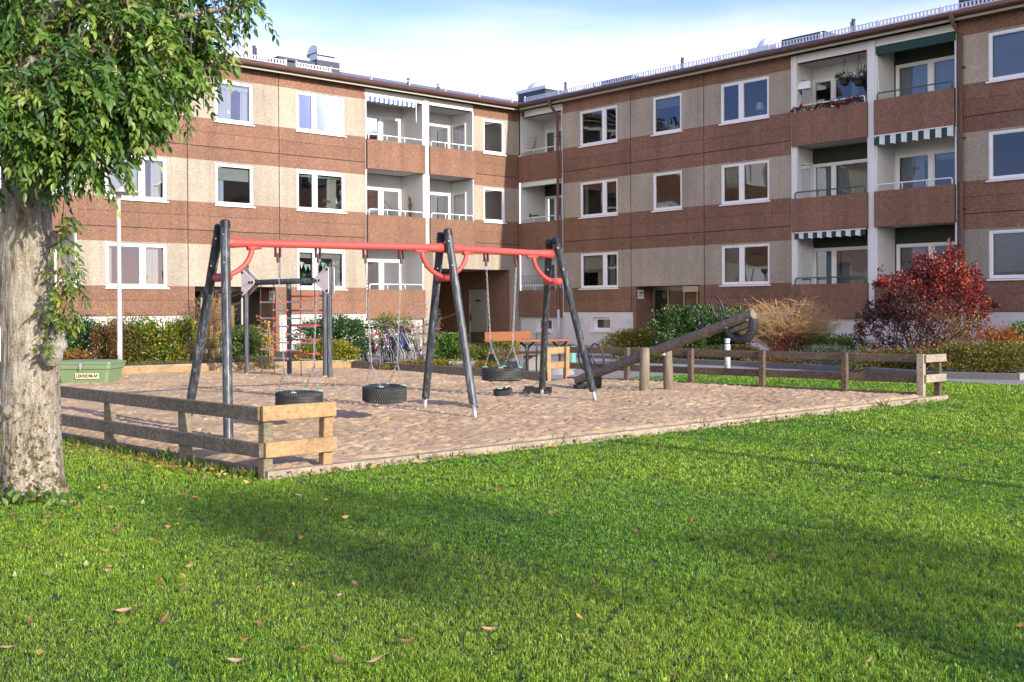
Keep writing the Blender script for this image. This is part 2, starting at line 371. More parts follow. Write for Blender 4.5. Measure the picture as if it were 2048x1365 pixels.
def leaf_geo(c, ax, size, aspect, col, fold=0.22):
    """diamond leaves folded along the midrib: base at c, axis ax"""
    n = len(c); ax = unit(ax); rnd = unit(rng.normal(size=(n, 3))); side = unit(np.cross(ax, rnd)); nor = np.cross(side, ax)
    L = size[:, None]; W = L * aspect
    mid = c + ax * L * 0.45
    V = np.stack([c, mid + side * W * 0.5 + nor * W * fold, c + ax * L - nor * L * 0.08, mid - side * W * 0.5 + nor * W * fold], 1).reshape(-1, 3)
    b = (np.arange(n) * 4)[:, None]
    F = np.concatenate([b + np.array([0, 1, 2]), b + np.array([0, 2, 3])], 1).reshape(-1, 3)
    return V, F, np.repeat(col, 4, 0)
def pal(n, cols, jit=0.18, idx=None):
    cols = np.array(cols); i = rng.integers(0, len(cols), n) if idx is None else idx
    c = cols[i]; return np.clip(c * (1 + rng.normal(size=(n, 1)) * jit) * (1 + rng.normal(size=(n, 3)) * jit * 0.4), 0.002, 0.9)
def cloud(blobs, n, size, aspect, cols, clusters=26, spread=0.16, upness=0.3, jit=0.2, mixp=0.35):
    """leaf clumps spread over ellipsoid blobs (cx,cy,cz,rx,ry,rz): uneven outline, gaps between clumps"""
    C = []; D = []; ids = []; cols = np.array(cols)
    vol = np.array([b[3] * b[4] * b[5] for b in blobs]) ** 0.67; vol /= vol.sum()
    for b, wv in zip(blobs, vol):
        k = max(4, int(clusters * wv * len(blobs) / 1.0 * 1.0)); m = int(n * wv)
        cd = unit(rng.normal(size=(k, 3))); cd[:, 2] = np.where(cd[:, 2] < -0.35, -cd[:, 2], cd[:, 2])
        cr_ = rng.uniform(0.45, 1.0, (k, 1)) ** 0.6
        cc = cd * cr_; wch = rng.integers(0, k, m)
        p = cc[wch] + rng.normal(size=(m, 3)) * spread
        dirv = unit(p) + rng.normal(size=(m, 3)) * 0.55 + np.array([0, 0, upness])
        C.append(np.array(b[:3]) + p * np.array(b[3:6])); D.append(dirv)
        ck = rng.integers(0, len(cols), k); r_ = rng.random(m)
        ids.append(np.where(r_ < mixp, rng.integers(0, len(cols), m), ck[wch]))
    C = np.concatenate(C); D = np.concatenate(D); ids = np.concatenate(ids); C[:, 2] = np.maximum(C[:, 2], 0.02)
    s = size * rng.uniform(0.65, 1.3, len(C))
    return leaf_geo(C, D, s, aspect, pal(len(C), cols, jit, ids))
# ---------------------------------------------------------------- ground, path, beds, sand
def sheet(name, pts, z, mat):
    b = MB(); b.add([(p[0], p[1], z) for p in pts], [tuple(range(len(pts)))]); return struct(b.build(name, mat))
b = MB(); b.quad((-300, -200, 0), (300, -200, 0), (300, 400, 0), (-300, 400, 0)); struct(b.build('lawn', 'lawn_soil'))
def wp(pl, u, off): n, d = (NL, LD) if pl == 'L' else (LD, NL); return KK + d * u + n * off
yard = [G(2300, 786), G(2048, 772), G(1885, 764), G(1700, 756), G(1500, 747.5), G(1345, 752), (2.2, 22.6, 0), (0.6, 21.6, 0), (-3.3, 26.1, 0), (-5.0, 27.9, 0), (-9.5, 31, 0),
        (-7.5, 37.9, 0), wp('L', 6.5, 0.05), wp('L', 0, 0.0), wp('R', 2, 0.05), wp('R', 30, 0.05), (24, 19, 0)]
sheet('asphalt_path', yard, 0.004, 'asphalt')
kerbline = [G(2033, 761), G(1885, 757), G(1700, 745), G(1500, 734), (4.0, 28.5, 0), (2.9, 31.0, 0), (3.2, 34.5, 0)]
bedR = kerbline + [wp('R', 6.0, 0.06), wp('R', 28, 0.06), (12.8, 24.2, 0)]
sheet('soil_bed', bedR, 0.03, 'bed_soil')
edgeL = [G(-260, 770), G(60, 758), G(230, 751), G(420, 745), G(700, 737)]
bedL = edgeL + [(-4.1, 29.0, 0), (-6.2, 35.5, 0), wp('L', 8.0, 0.06), wp('L', 29, 0.06)]
sheet('soil_bed', bedL, 0.03, 'bed_soil')
bedM = [(-4.0, 27.3, 0), (-0.3, 23.4, 0), (0.4, 24.4, 0), (-0.6, 27.5, 0), (-3.4, 28.6, 0)]
sheet('soil_bed', bedM, 0.03, 'bed_soil')
SA = G(530, 960)[:2]; SB = G(1884, 801)[:2]; SC = np.array([0.62, 21.3]); SD = G(705, 740)[:2]; SE = G(225, 755)[:2]; SF = np.array([-10.6, 18.0])
SANDP = np.array([SA, SB, np.array([1.35, 22.3]), SC, SD, SE, SF])
def inside(P, poly):
    x, y = P[:, 0], P[:, 1]; r = np.zeros(len(P), bool); n = len(poly)
    for i in range(n):
        x1, y1 = poly[i]; x2, y2 = poly[(i + 1) % n]
        c = ((y1 > y) != (y2 > y)) & (x < (x2 - x1) * (y - y1) / (y2 - y1 + 1e-12) + x1); r ^= c
    return r
def edge_dist(P, poly):
    d = np.full(len(P), 1e9); n = len(poly)
    for i in range(n):
        a, bb = np.array(poly[i]), np.array(poly[(i + 1) % n]); t = np.clip(((P - a) @ (bb - a)) / ((bb - a) @ (bb - a)), 0, 1)
        d = np.minimum(d, np.linalg.norm(P - (a + t[:, None] * (bb - a)), axis=1))
    return d
def make_sand():
    h = 0.03; xs = np.arange(-12, 8, h); ys = np.arange(9, 28.5, h); X, Y = np.meshgrid(xs, ys); P = np.stack([X.ravel(), Y.ravel()], 1)
    z = np.full(len(P), 0.075); Z = z.reshape(X.shape)
    Z = Z + 0.012 * np.sin(X * 1.3 + 0.7 * np.sin(Y)) * np.sin(Y * 1.1 + 1) + rng.normal(size=Z.shape) * 0.0022
    for i in range(22000):                                  # footprints and scuffs
        cx, cy = rng.uniform(-11, 7), rng.uniform(9, 27); r1, r2 = rng.uniform(0.045, 0.11), rng.uniform(0.03, 0.055); a = rng.uniform(0, 3.14); k = 9
        i0, j0 = int((cx + 12) / h) - k, int((cy - 9) / h) - k
        if i0 < 0 or j0 < 0: continue
        sl = (slice(j0, j0 + 2 * k), slice(i0, i0 + 2 * k)); sx, sy = X[sl] - cx, Y[sl] - cy; u, v = sx * math.cos(a) + sy * math.sin(a), -sx * math.sin(a) + sy * math.cos(a)
        q = np.sqrt((u / r1) ** 2 + (v / r2) ** 2); Z[sl] += rng.uniform(0.005, 0.016) * (-1 / (1 + np.exp((q - 1) * 7)) + 0.45 * np.exp(-(q - 1.45) ** 2 * 7))
    for cx, cy, r, dp in [(-2.5, 13.1, 0.7, 0.05), (-1.6, 13.9, 0.7, 0.05), (-0.1, 15.3, 0.7, 0.05), (1.3, 19.5, 0.6, 0.05)]:
        Z -= dp * np.exp(-((X - cx) ** 2 + (Y - cy) ** 2) / r ** 2)
    ok = inside(P, SANDP); z = Z.ravel()
    ed = edge_dist(P, SANDP); z = np.maximum(z, 0.012) * np.clip(ed / 0.25, 0.25, 1)
    ny, nx = X.shape; I = np.arange(nx * ny).reshape(ny, nx)
    a, b_, c, d = I[:-1, :-1].ravel(), I[:-1, 1:].ravel(), I[1:, 1:].ravel(), I[1:, :-1].ravel()
    k = ok[a] & ok[b_] & ok[c] & ok[d]; a, b_, c, d = a[k], b_[k], c[k], d[k]
    F = np.concatenate([np.stack([a, b_, c], 1), np.stack([a, c, d], 1)])
    used = np.unique(F); mp = np.zeros(nx * ny, int); mp[used] = np.arange(len(used))
    V = np.stack([P[used, 0], P[used, 1], z[used]], 1); o = raw_mesh('sand', V, mp[F], 'sand'); o['kind'] = 'structure'
    o.data.polygons.foreach_set('use_smooth', [True] * len(o.data.polygons))
    b = MB(); b.add([(p[0], p[1], 0.008) for p in SANDP], [tuple(range(len(SANDP)))]); struct(b.build('sand_base', 'sand'))
make_sand()

# ---------------------------------------------------------------- apartment wings
class Wing:
    def __init__(s, pl, label):
        s.pl = pl; s.s = 1 if pl == 'L' else -1
        d = LD if pl == 'L' else -NL
        s.r = root('apartment_building', label, 'apartment building', (KX, KY, 0), math.atan2(d[1], d[0]), 'apartment wings round the yard')
        s.panels = {k: MB() for k in ('brown_aggregate', 'beige_aggregate', 'render_white', 'joint_dark')}
        s.holes = []; s.tone = {k: [] for k in s.panels}; s.trng = np.random.default_rng(5)
    def P(s, u, off, z): return (s.s * u, off, z)
    def box(s, b, u0, u1, o0, o1, z0, z1, mi=0): b.box(s.s * u0, s.s * u1, o0, o1, z0, z1, mi)
    def face(s, mat, u0, u1, z0, z1, off=0.0):
        hs = [h for h in s.holes if h[0] < u1 and h[1] > u0 and h[2] < z1 and h[3] > z0]
        us = sorted({u0, u1} | {min(max(t, u0), u1) for h in hs for t in h[:2]}); zs = sorted({z0, z1} | {min(max(t, z0), z1) for h in hs for t in h[2:]})
        b = s.panels[mat]; tn = float(s.trng.normal() * 0.055)
        for i in range(len(us) - 1):
            for j in range(len(zs) - 1):
                cu, cz = (us[i] + us[i + 1]) / 2, (zs[j] + zs[j + 1]) / 2
                if any(h[0] < cu < h[1] and h[2] < cz < h[3] for h in hs): continue
                q = [s.P(us[i], off, zs[j]), s.P(us[i + 1], off, zs[j]), s.P(us[i + 1], off, zs[j + 1]), s.P(us[i], off, zs[j + 1])]
                b.quad(*(q if s.s < 0 else q[::-1])); s.tone[mat].append(tn)
    def column(s, u0, u1, storeys=(1, 2, 3), plinth=True):
        g = 0.013
        for st in storeys:
            zo = (st - 3) * 2.75; B, A = 7.735 + zo, 9.11 + zo
            s.face('beige_aggregate', u0 + g, u1 - g, B, A)
            if st == 3: s.face('brown_aggregate', u0 + g, u1 - g, A, 9.58)
            else: s.face('brown_aggregate', u0 + g, u1 - g, A, A + 0.45 - 0.013)
            if st > 1:
                s.face('brown_aggregate', u0 + g, u1 - g, 7.286 + zo, B); s.face('brown_aggregate', u0 + g, u1 - g, 6.81 + 0.013 + zo, 7.277 + zo)
            else:
                s.face('brown_aggregate', u0 + g, u1 - g, 1.786, B); s.face('brown_aggregate', u0 + g, u1 - g, 1.306, 1.777)
        z0 = 1.29 if 1 in storeys else 7.735 + (min(storeys) - 3) * 2.75 - 0.9
        s.face('joint_dark', u0, u1, z0, 9.6, -0.03)
        if plinth and 1 in storeys: s.face('render_white', u0, u1, -0.05, 1.30, -0.05)
    def window(s, u0, u1, z0, z1, mull=None, fill=(), off=-0.02, depth=0.09, name='window', parent=None, sill=True, reveal=True, hole=True):
        """white frame with its panes, sill, curtains and blinds"""
        t = 0.075; b = MB(); o0, o1 = off - depth, off
        if hole: s.holes.append((u0 + 0.01, u1 - 0.01, z0 + 0.01, z1 - 0.01))
        s.box(b, u0, u1, o0, o1, z0, z0 + t); s.box(b, u0, u1, o0, o1, z1 - t, z1)
        s.box(b, u0, u0 + t, o0, o1, z0 + t, z1 - t); s.box(b, u1 - t, u1, o0, o1, z0 + t, z1 - t)
        fields = [(u0 + t, u1 - t)]
        if mull:
            m0, m1 = mull; s.box(b, m0, m1, o0, o1 + 0.004, z0 + t, z1 - t); fields = [(u0 + t, m0), (m1, u1 - t)]
        for a, c in fields:                                             # casement rims, set back a little
            k = 0.03
            s.box(b, a, c, o0 + 0.02, o1 - 0.02, z0 + t, z0 + t + k); s.box(b, a, c, o0 + 0.02, o1 - 0.02, z1 - t - k, z1 - t)
            s.box(b, a, a + k, o0 + 0.02, o1 - 0.02, z0 + t + k, z1 - t - k); s.box(b, c - k, c, o0 + 0.02, o1 - 0.02, z0 + t + k, z1 - t - k)
        fr = b.build(name, 'white_paint', parent or s.r)
        if sill:
            q = MB(); s.box(q, u0 - 0.04, u1 + 0.04, o1 - 0.01, o1 + 0.085, z0 - 0.05, z0 - 0.004); s.box(q, u0 - 0.02, u1 + 0.02, o1 - 0.01, o1 + 0.02, z1 + 0.003, z1 + 0.03); q.build('sill', 'sill_white', fr)
        for a, c in fields:
            q = MB(); q.quad(s.P(a, off - 0.055, z0 + t), s.P(c, off - 0.055, z0 + t), s.P(c, off - 0.055, z1 - t), s.P(a, off - 0.055, z1 - t)); q.build('pane', 'window_glass', fr)
        for it in fill: s.dress(fr, it, u0 + t, u1 - t, z0 + t, z1 - t, off - depth - 0.06)
        return fr
    def dress(s, fr, it, u0, u1, z0, z1, off):
        kind, f0, f1 = it[:3]; a, c = u0 + (u1 - u0) * f0, u0 + (u1 - u0) * f1; zb = z0 + (z1 - z0) * (it[4] if len(it) > 4 else 0.0)
        mat = it[3] if len(it) > 3 else 'curtain_white'; b = MB()
        if kind == 'curtain':
            n = max(8, int((c - a) / 0.022)); pts = []
            for i in range(n + 1):
                u = a + (c - a) * i / n; o = off - 0.05 + 0.028 * math.sin(i * 1.05 + 3 * f0) + 0.012 * math.sin(i * 0.37)
                pts.append((s.P(u, o, zb), s.P(u, o * 0.6 + off * 0.4, z1)))
            for i in range(n): b.quad(pts[i][0], pts[i + 1][0], pts[i + 1][1], pts[i][1])
            o = b.build('curtain', mat, fr, smooth=True)
        elif kind == 'blind':
            n = int((z1 - zb) / 0.03)
            for i in range(n):
                z = zb + (z1 - zb) * i / n; b.quad(s.P(a, off, z), s.P(c, off, z), s.P(c, off + 0.008, z + 0.029), s.P(a, off + 0.008, z + 0.029))
            b.build('blind', mat, fr)
        elif kind == 'vblind':
            n = max(6, int((c - a) / 0.085))
            for i in range(n):
                u = a + (c - a) * i / n; w_ = (c - a) / n; b.quad(s.P(u, off, zb), s.P(u + w_ * 0.97, off + 0.03, zb), s.P(u + w_ * 0.97, off + 0.03, z1), s.P(u, off, z1))
            b.build('blind', mat, fr)
        elif kind == 'valance':
            n = max(12, int((c - a) / 0.03)); pts = []
            for i in range(n + 1):
                u = a + (c - a) * i / n; pts.append((s.P(u, off + 0.02 * math.sin(i * 0.9), z1 - 0.16 - 0.06 * abs(math.sin(i * 0.42))), s.P(u, off, z1)))
            for i in range(n): b.quad(pts[i][0], pts[i + 1][0], pts[i + 1][1], pts[i][1])
            b.build('curtain', mat, fr, smooth=True)
    def finish(s):
        for k, nm in (('beige_aggregate', 'wall_panel'), ('brown_aggregate', 'wall_panel'), ('render_white', 'plinth'), ('joint_dark', 'wall_core')):
            if s.panels[k].v: 
                o = s.panels[k].build(nm, k, s.r); o.data.attributes.new('tone', 'FLOAT', 'FACE').data.foreach_set('value', s.tone[k])
                if nm == 'wall_panel': o['label'] = 'beige pebble-dash panels' if k[1] == 'e' else 'brown pebble-dash panels'
    def railing(s, par, u0, u1, z, off, mat, third=True):
        b = MB(); h = 0.2; r = 0.07
        path = [s.P(u0, off, z)] + [s.P(u0 + r * (1 - math.cos(t)), off, z + h - r + r * math.sin(t)) for t in np.linspace(0, 1.57, 5)] + [s.P(u1 - r * (1 - math.cos(t)), off, z + h - r + r * math.sin(t)) for t in np.linspace(1.57, 0, 5)] + [s.P(u1, off, z)]
        b.tube(path, 0.021, 8)
        for f in (0.34, 0.67): b.tube([s.P(u0 + (u1 - u0) * f, off, z), s.P(u0 + (u1 - u0) * f, off, z + h)], 0.016, 6)
        b.build('railing', mat, par, smooth=True)
    def balcony(s, u0, u1, st, ceil=None, wall='wall_white', back='wall_white', rail='white_paint', doors=None, depth=1.35, parz=(6.6, 7.67), side=(True, True), sidedoor=None, dress=(), side_mats=None):
        zo = (st - 3) * 2.75; z0, z1 = parz[0] + zo, parz[1] + zo; cz = ceil if ceil else (9.27 if st == 3 else 6.62 + zo + 2.75 - 0.02)
        zf = z0 + 0.14
        b = MB(); t = 0.1
        s.box(b, u0, u1, -depth, 0.0, z0 + 0.02, zf, 0)                                  # slab
        if st == 3: s.box(b, u0, u1, -depth, -0.02, cz, cz + 0.25, 0)
        if side[0]: s.box(b, u0 - 0.0, u0 + 0.05, -depth, -0.0, zf, cz, 0)
        if side[1]: s.box(b, u1 - 0.05, u1, -depth, -0.0, zf, cz, 0)
        par = b.build('balcony', [wall], s.r)
        d0, d1 = (doors or (u0 + 0.25, u1 - 0.4))[:2]; dm = doors[2] if doors and len(doors) > 2 else None; dz1 = zf + 2.12
        q = MB()                                                                       # back wall round the glazing, boarded
        def boards(a, c, za, zb_):
            n = max(1, int((c - a) / 0.11))
            for i in range(n):
                w_ = (c - a) / n; s.box(q, a + w_ * i + 0.004, a + w_ * (i + 1) - 0.004, -depth - 0.04, -depth, za, zb_); 
            s.box(q, a, c, -depth - 0.05, -depth - 0.012, za, zb_)
        boards(u0, d0, zf, cz); boards(d1, u1, zf, cz); boards(d0, d1, dz1, cz)
        q.build('back_wall', back, par)
        old = s.holes; s.holes = []
        s.window(d0, d1, zf + 0.02, dz1, dm, dress, off=-depth + 0.03, depth=0.08, name='glazed_door', parent=par, sill=False, hole=False)
        s.holes = old
        p = MB(); s.box(p, u0 + 0.012, u1 - 0.012, 0.0, 0.12, z0, z1); s.box(p, u0 + 0.02, u1 - 0.02, -0.06, 0.0, zf, z1 - 0.01); p.build('parapet', 'brown_aggregate', par)
        if rail: s.railing(par, u0 + 0.1, u1 - 0.1, z1, 0.06, rail)
        return par, zf, cz, z1
    def awning(s, par, u0, u1, z, mats, out=0.2, stripe=0.2, drop=0.26, arm=True):
        b = MB(); n = int((u1 - u0) / stripe); m = 6
        for i in range(n):
            for k in range(m):
                a = u0 + (u1 - u0) * (i + k / m) / n; c = u0 + (u1 - u0) * (i + (k + 1) / m) / n
                fa = lambda t: 0.035 * abs(math.sin(math.pi * t * 1.0 * n * 0.5))
                ta, tc = (a - u0) / (u1 - u0), (c - u0) / (u1 - u0); wv = lambda t: 0.015 * math.sin(t * n * 3.1)
                b.quad(s.P(a, out + wv(ta), z - drop + fa(ta)), s.P(c, out + wv(tc), z - drop + fa(tc)), s.P(c, out, z), s.P(a, out, z), i % 2)
                b.quad(s.P(a, out, z), s.P(c, out, z), s.P(c, -0.15, z + 0.07), s.P(a, -0.15, z + 0.07), i % 2)
        aw = b.build('awning', mats, par)
        t = MB(); t.tube([s.P(u0, out, z), s.P(u1, out, z)], 0.02, 8); s.box(t, u0, u1, -0.2, -0.1, z + 0.02, z + 0.1)
        if arm: t.tube([s.P(u0 + 0.05, out, z), s.P(u0 + 0.05, 0.03, z - 0.75)], 0.014, 6)
        t.build('awning_frame', 'white_paint', par)

LW = Wing('L', 'sunlit three storey apartment wing, orange-brown and beige bands, entrance 31, behind the swings')
RW = Wing('R', 'shaded three storey apartment wing, dark brown and grey bands, entrance 29, behind the seesaw')
cw = 'curtain_white'
# --- windows, sunlit wing
for st in (3, 2, 1):
    zo = (st - 3) * 2.75; za, zb = 7.685 + zo, 9.065 + zo
    if st != 1:
        LW.window(12.14, 13.53, za, zb, None, {3: [('curtain', 0.02, 0.22), ('curtain', 0.52, 0.92), ('valance', 0, 1, 'blind_fabric')], 2: [('blind', 0, 1, 'blind_fabric', 0.62), ('curtain', 0.75, 1, 'curtain_blue')]}[st])
        LW.window(0.79, 1.95, za, zb, None, {3: [('curtain', 0.3, 0.62, 'curtain_green')], 2: [('curtain', 0.0, 0.8, 'curtain_green')]}[st])
    LW.window(8.49, 10.48, za, zb, (9.65, 9.80), {3: [('vblind', 0, 0.58, 'blind_grey'), ('curtain', 0.9, 1, 'curtain_blue')], 2: [('curtain', 0.1, 0.3), ('blind', 0, 1, 'blind_fabric', 0.9)], 1: [('blind', 0, 1, 'blind_fabric', 0.82), ('curtain', 0.02, 0.2)]}[st])
    LW.window(15.2, 17.18, za, zb, (15.93, 16.08), {3: [('curtain', 0, 0.3)], 2: [('blind', 0.4, 1, 'blind_fabric', 0.1), ('curtain', 0.02, 0.2)], 1: [('curtain', 0.08, 0.3), ('curtain', 0.9, 1.0), ('blind', 0, 1, 'blind_fabric', 0.94)]}[st])
LW.holes += [(11.33, 14.28, -1, 2.235)]
LW.column(7.6, 11.16); LW.column(11.16, 14.5); LW.column(14.5, 18.06); LW.column(23.3, 26.6); LW.column(26.6, 30)
LW.holes += [(0.58, 4.52, -1, 3.01)]
LW.column(0.0, 2.45, (2, 3)); LW.face('brown_aggregate', 0.013, 4.95, 3.62, 4.06 - 0.013); LW.face('beige_aggregate', 0.0, 4.95, 3.01, 3.61)
LW.face('beige_aggregate', 0.0, 0.58, -0.05, 3.01); LW.face('beige_aggregate', 4.52, 4.97, -0.05, 3.61); LW.face('joint_dark', 0, 4.97, 3.0, 4.2, -0.03)
LW.face('render_white', 4.97, 7.6, -0.05, 1.3, -0.1)
# --- passage with louvred door on its side wall
DP = 5.2
b = MB(); LW.box(b, 0.42, 0.575, -DP, -0.005, 0, 3.005); LW.box(b, 4.525, 4.65, -DP, -0.005, 0, 3.005); LW.box(b, 0.4, 4.7, -DP - 0.1, -DP, 0, 3.1)
b.build('passage_wall', 'brown_aggregate', LW.r)
b = MB(); LW.box(b, 0.4, 4.7, -DP, -0.01, 3.01, 3.1); b.build('passage_ceiling', 'interior_paint', LW.r)
def wall_hit(px):                                  # how deep in the passage that sight line meets the side wall
    return min(np.linspace(-DP, 0, 2000), key=lambda o: abs((lambda q: 1024 + FPX * ((q - CAM) @ RT) / ((q - CAM) @ FW) - px)(KK + LD * 0.575 + NL * o + np.array([0, 0, 1.0]))))
oa, ob = wall_hit(976), wall_hit(940); q_ = KK + LD * 0.575 + NL * ((oa + ob) / 2); dzt = at(958, 580, q_[1])[2]; US = 0.578
b = MB(); LW.box(b, US, US + 0.05, ob, ob + 0.07, 0, dzt); LW.box(b, US, US + 0.05, oa - 0.07, oa, 0, dzt); LW.box(b, US, US + 0.05, ob + 0.07, oa - 0.07, dzt - 0.07, dzt)
for i in range(26):
    z = 0.47 + (dzt - 0.56) * i / 26; h_ = (dzt - 0.56) / 26; b.add([LW.P(US + 0.015, oa - 0.07, z), LW.P(US + 0.015, ob + 0.07, z), LW.P(US + 0.04, ob + 0.07, z + h_ * 0.95), LW.P(US + 0.04, oa - 0.07, z + h_ * 0.95)], [(0, 1, 2, 3)])
LW.box(b, US, US + 0.014, ob + 0.07, oa - 0.07, 0.42, dzt - 0.07)
dr_ = b.build('door', 'door_louvre', LW.r)
b = MB(); LW.box(b, US, US + 0.035, ob + 0.07, oa - 0.07, 0.06, 0.46); b.build('kick_plate', 'timber_brown', dr_)
b = MB(); LW.box(b, US + 0.04, US + 0.09, ob + 0.1, ob + 0.13, 0.92, 1.2); b.build('handle', 'black_plastic', dr_)
b = MB(); LW.box(b, US + 0.04, US + 0.05, (oa + ob) / 2 - 0.16, (oa + ob) / 2 + 0.16, dzt - 0.5, dzt - 0.42); b.build('name_plate', 'letter_dark', dr_)
# --- entrance 31
def entrance(W, u0, u1, num, side_u, numflip, dep, posts, wood_u, glass):
    b = MB(); W.box(b, u0 - 0.15, u0, -dep, -0.005, 0, 2.22); W.box(b, u1, u1 + 0.15, -dep, -0.005, 0, 2.22)
    if glass[0] > u0 + 0.05: W.box(b, u0, glass[0], -dep - 0.1, -dep, 0, 2.22)
    if glass[1] < u1 - 0.05: W.box(b, glass[1], u1, -dep - 0.1, -dep, 0, 2.22)
    b.build('recess_wall', 'brown_aggregate', W.r)
    b = MB(); W.box(b, u0 - 0.1, u1 + 0.1, -dep - 0.1, -0.01, 2.235, 2.3); b.build('recess_ceiling', 'interior_paint', W.r)
    b = MB()
    for u in posts: W.box(b, u - 0.03, u + 0.03, -dep - 0.05, -dep + 0.03, 0.05, 2.2)
    W.box(b, glass[0], glass[1], -dep - 0.05, -dep + 0.03, 2.1, 2.23); W.box(b, glass[0], glass[1], -dep - 0.05, -dep + 0.025, 0.0, 0.16)
    e = b.build('entrance_door', 'brass' if W.pl == 'R' else 'door_louvre', W.r)
    b = MB(); b.quad(W.P(glass[0], -dep, 0.16), W.P(glass[1], -dep, 0.16), W.P(glass[1], -dep, 2.12), W.P(glass[0], -dep, 2.12)); b.build('pane', 'window_glass', e)
    b = MB(); W.box(b, posts[1] - 0.1, posts[1] - 0.07, -dep + 0.03, -dep + 0.08, 0.9, 1.25); b.build('handle', 'steel', e)
    if wood_u: b = MB(); W.box(b, wood_u[0], wood_u[1], -dep - 0.5, -dep - 0.45, 0.5, wood_u[2]); b.build('wood_screen', 'wood_door', e)
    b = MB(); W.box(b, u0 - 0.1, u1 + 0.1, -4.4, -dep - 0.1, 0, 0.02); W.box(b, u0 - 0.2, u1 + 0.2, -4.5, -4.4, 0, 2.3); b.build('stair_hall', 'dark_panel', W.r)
    # number plate on the side wall
    b = MB(); su = side_u; W.box(b, su, su + numflip * 0.012, -0.42, -0.1, 1.78, 2.1); s_ = b.build('house_number', 'white_paint', W.r)
    sgn = W.s * numflip
    text_mesh('lettering', num, 0.24, 'letter_dark', s_, (W.s * (su + numflip * 0.014), -0.26, 1.94), (R(90), 0, R(90) if sgn > 0 else R(-90)))
entrance(LW, 11.33, 14.28, '31', 11.33, 1, 1.15, (12.0, 12.75, 13.5, 14.25), (12.05, 12.4, 1.6), (11.33, 14.28))
# --- balconies, sunlit wing
wl = [('valance', 0, 1)]
p, zf, cz, zt = LW.balcony(4.93, 7.6, 3, doors=(5.05, 7.5, (5.9, 6.08)), dress=[('curtain', 0, 1, 'curtain_white'), ('valance', 0, 1)])
LW.awning(p, 5.25, 7.55, cz + 0.0, ['awning_blue', 'awning_white'], out=0.02, stripe=0.1, drop=0.22)
LW.balcony(2.45, 4.72, 3, doors=(2.58, 4.65, None), dress=[('curtain', 0.12, 0.4)])
LW.balcony(4.93, 7.6, 2, doors=(5.05, 7.5, (5.9, 6.08)), dress=[('curtain', 0.05, 0.2), ('curtain', 0.3, 0.42), ('blind', 0, 0.34, 'blind_fabric', 0.75)])
p2, zf2, cz2, zt2 = LW.balcony(2.45, 4.72, 2, doors=(2.58, 4.65, None), dress=[('curtain', 0.05, 0.6)])
LW.balcony(4.97, 7.6, 1, doors=(5.05, 7.5, (5.9, 6.08)), dress=[('curtain', 0.0, 0.38)])
b = MB()
for st in (1, 2, 3): pass
LW.box(b, 4.72, 4.93, -1.35, 0.03, 3.86, 9.5); b.build('balcony_pillar', 'wall_white', LW.r)
b = MB(); LW.box(b, 2.45, 7.6, -0.25, -0.03, 9.27, 9.53); b.build('balcony_beam', 'wall_white', LW.r)
for st, sd in ((3, 0), (2, 0)):                                       # side doors facing across the right-hand loggias
    zo = (st - 3) * 2.75; b = MB(); z0, z1 = 6.76 + zo, 8.86 + zo
    for a, c, e, g in ((-1.25, -1.17, z0, z1), (-0.5, -0.42, z0, z1), (-1.17, -0.5, z1 - 0.08, z1), (-1.17, -0.5, z0, z0 + 0.1)): LW.box(b, 2.5, 2.54, a, c, e, g)
    fr = b.build('glazed_door', 'white_paint', LW.r)
    b = MB(); b.quad(LW.P(2.515, -1.17, z0 + 0.1), LW.P(2.515, -0.5, z0 + 0.1), LW.P(2.515, -0.5, z1 - 0.08), LW.P(2.515, -1.17, z1 - 0.08)); b.build('pane', 'window_glass', fr)
    b = MB(); LW.box(b, 2.503, 2.508, -1.17, -0.85, z0 + 0.1, z1 - 0.08); b.build('curtain', 'curtain_white', fr)
for st in (3, 2, 1):
    LW.balcony(18.06, 20.6, st, doors=(18.3, 19.9, (19.1, 19.22)), dress=[('curtain', 0.1, 0.5)]); LW.balcony(20.75, 23.3, st, doors=(21.3, 22.9, (22.1, 22.22)), dress=[('curtain', 0.3, 0.7)])
b = MB(); LW.box(b, 20.6, 20.75, -1.35, 0.03, 1.15, 9.5); b.build('balcony_pillar', 'wall_white', LW.r)
LW.face('render_white', 18.06, 23.3, -0.05, 1.3, -0.1)
# --- windows, shaded wing
for st in (3, 2, 1):
    zo = (st - 3) * 2.75; za, zb = 7.70 + zo, 9.065 + zo
    RW.window(3.48, 5.46, za, zb, (4.67, 4.82), {3: [('curtain', 0.5, 0.6)], 2: [('curtain', 0.48, 0.58), ('curtain', 0, 0.1)], 1: [('curtain', 0.72, 0.84), ('blind', 0, 0.6, 'blind_fabric', 0.55)]}[st])
    if st > 1: RW.window(7.18, 8.53, za, zb, None, {3: [('blind', 0, 1, 'blind_fabric', 0.72)], 2: []}[st])
    RW.window(10.22, 12.19, za, zb, (10.97, 11.12), {3: [], 2: [('blind', 0, 0.36, 'blind_fabric', 0.4)], 1: [('blind', 0, 0.36, 'blind_fabric')]}[st])
    RW.window(19.42, 21.5, za, zb, (20.95, 21.1), {3: [('blind', 0, 1, 'curtain_blue')], 2: [], 1: [('blind', 0, 1, 'blind_fabric', 0.1)]}[st])
RW.holes += [(6.34, 9.28, -1, 2.235)]
RW.window(0.95, 1.82, 0.52, 1.05, None, [('curtain', 0.3, 0.9, 'curtain_blue')], off=-0.12)
RW.window(4.05, 5.0, 0.58, 1.1, None, [('curtain', 0, 1)], off=-0.2)
RW.holes += [(0.9, 1.86, 0.5, 1.06), (4.02, 5.03, 0.56, 1.12)]
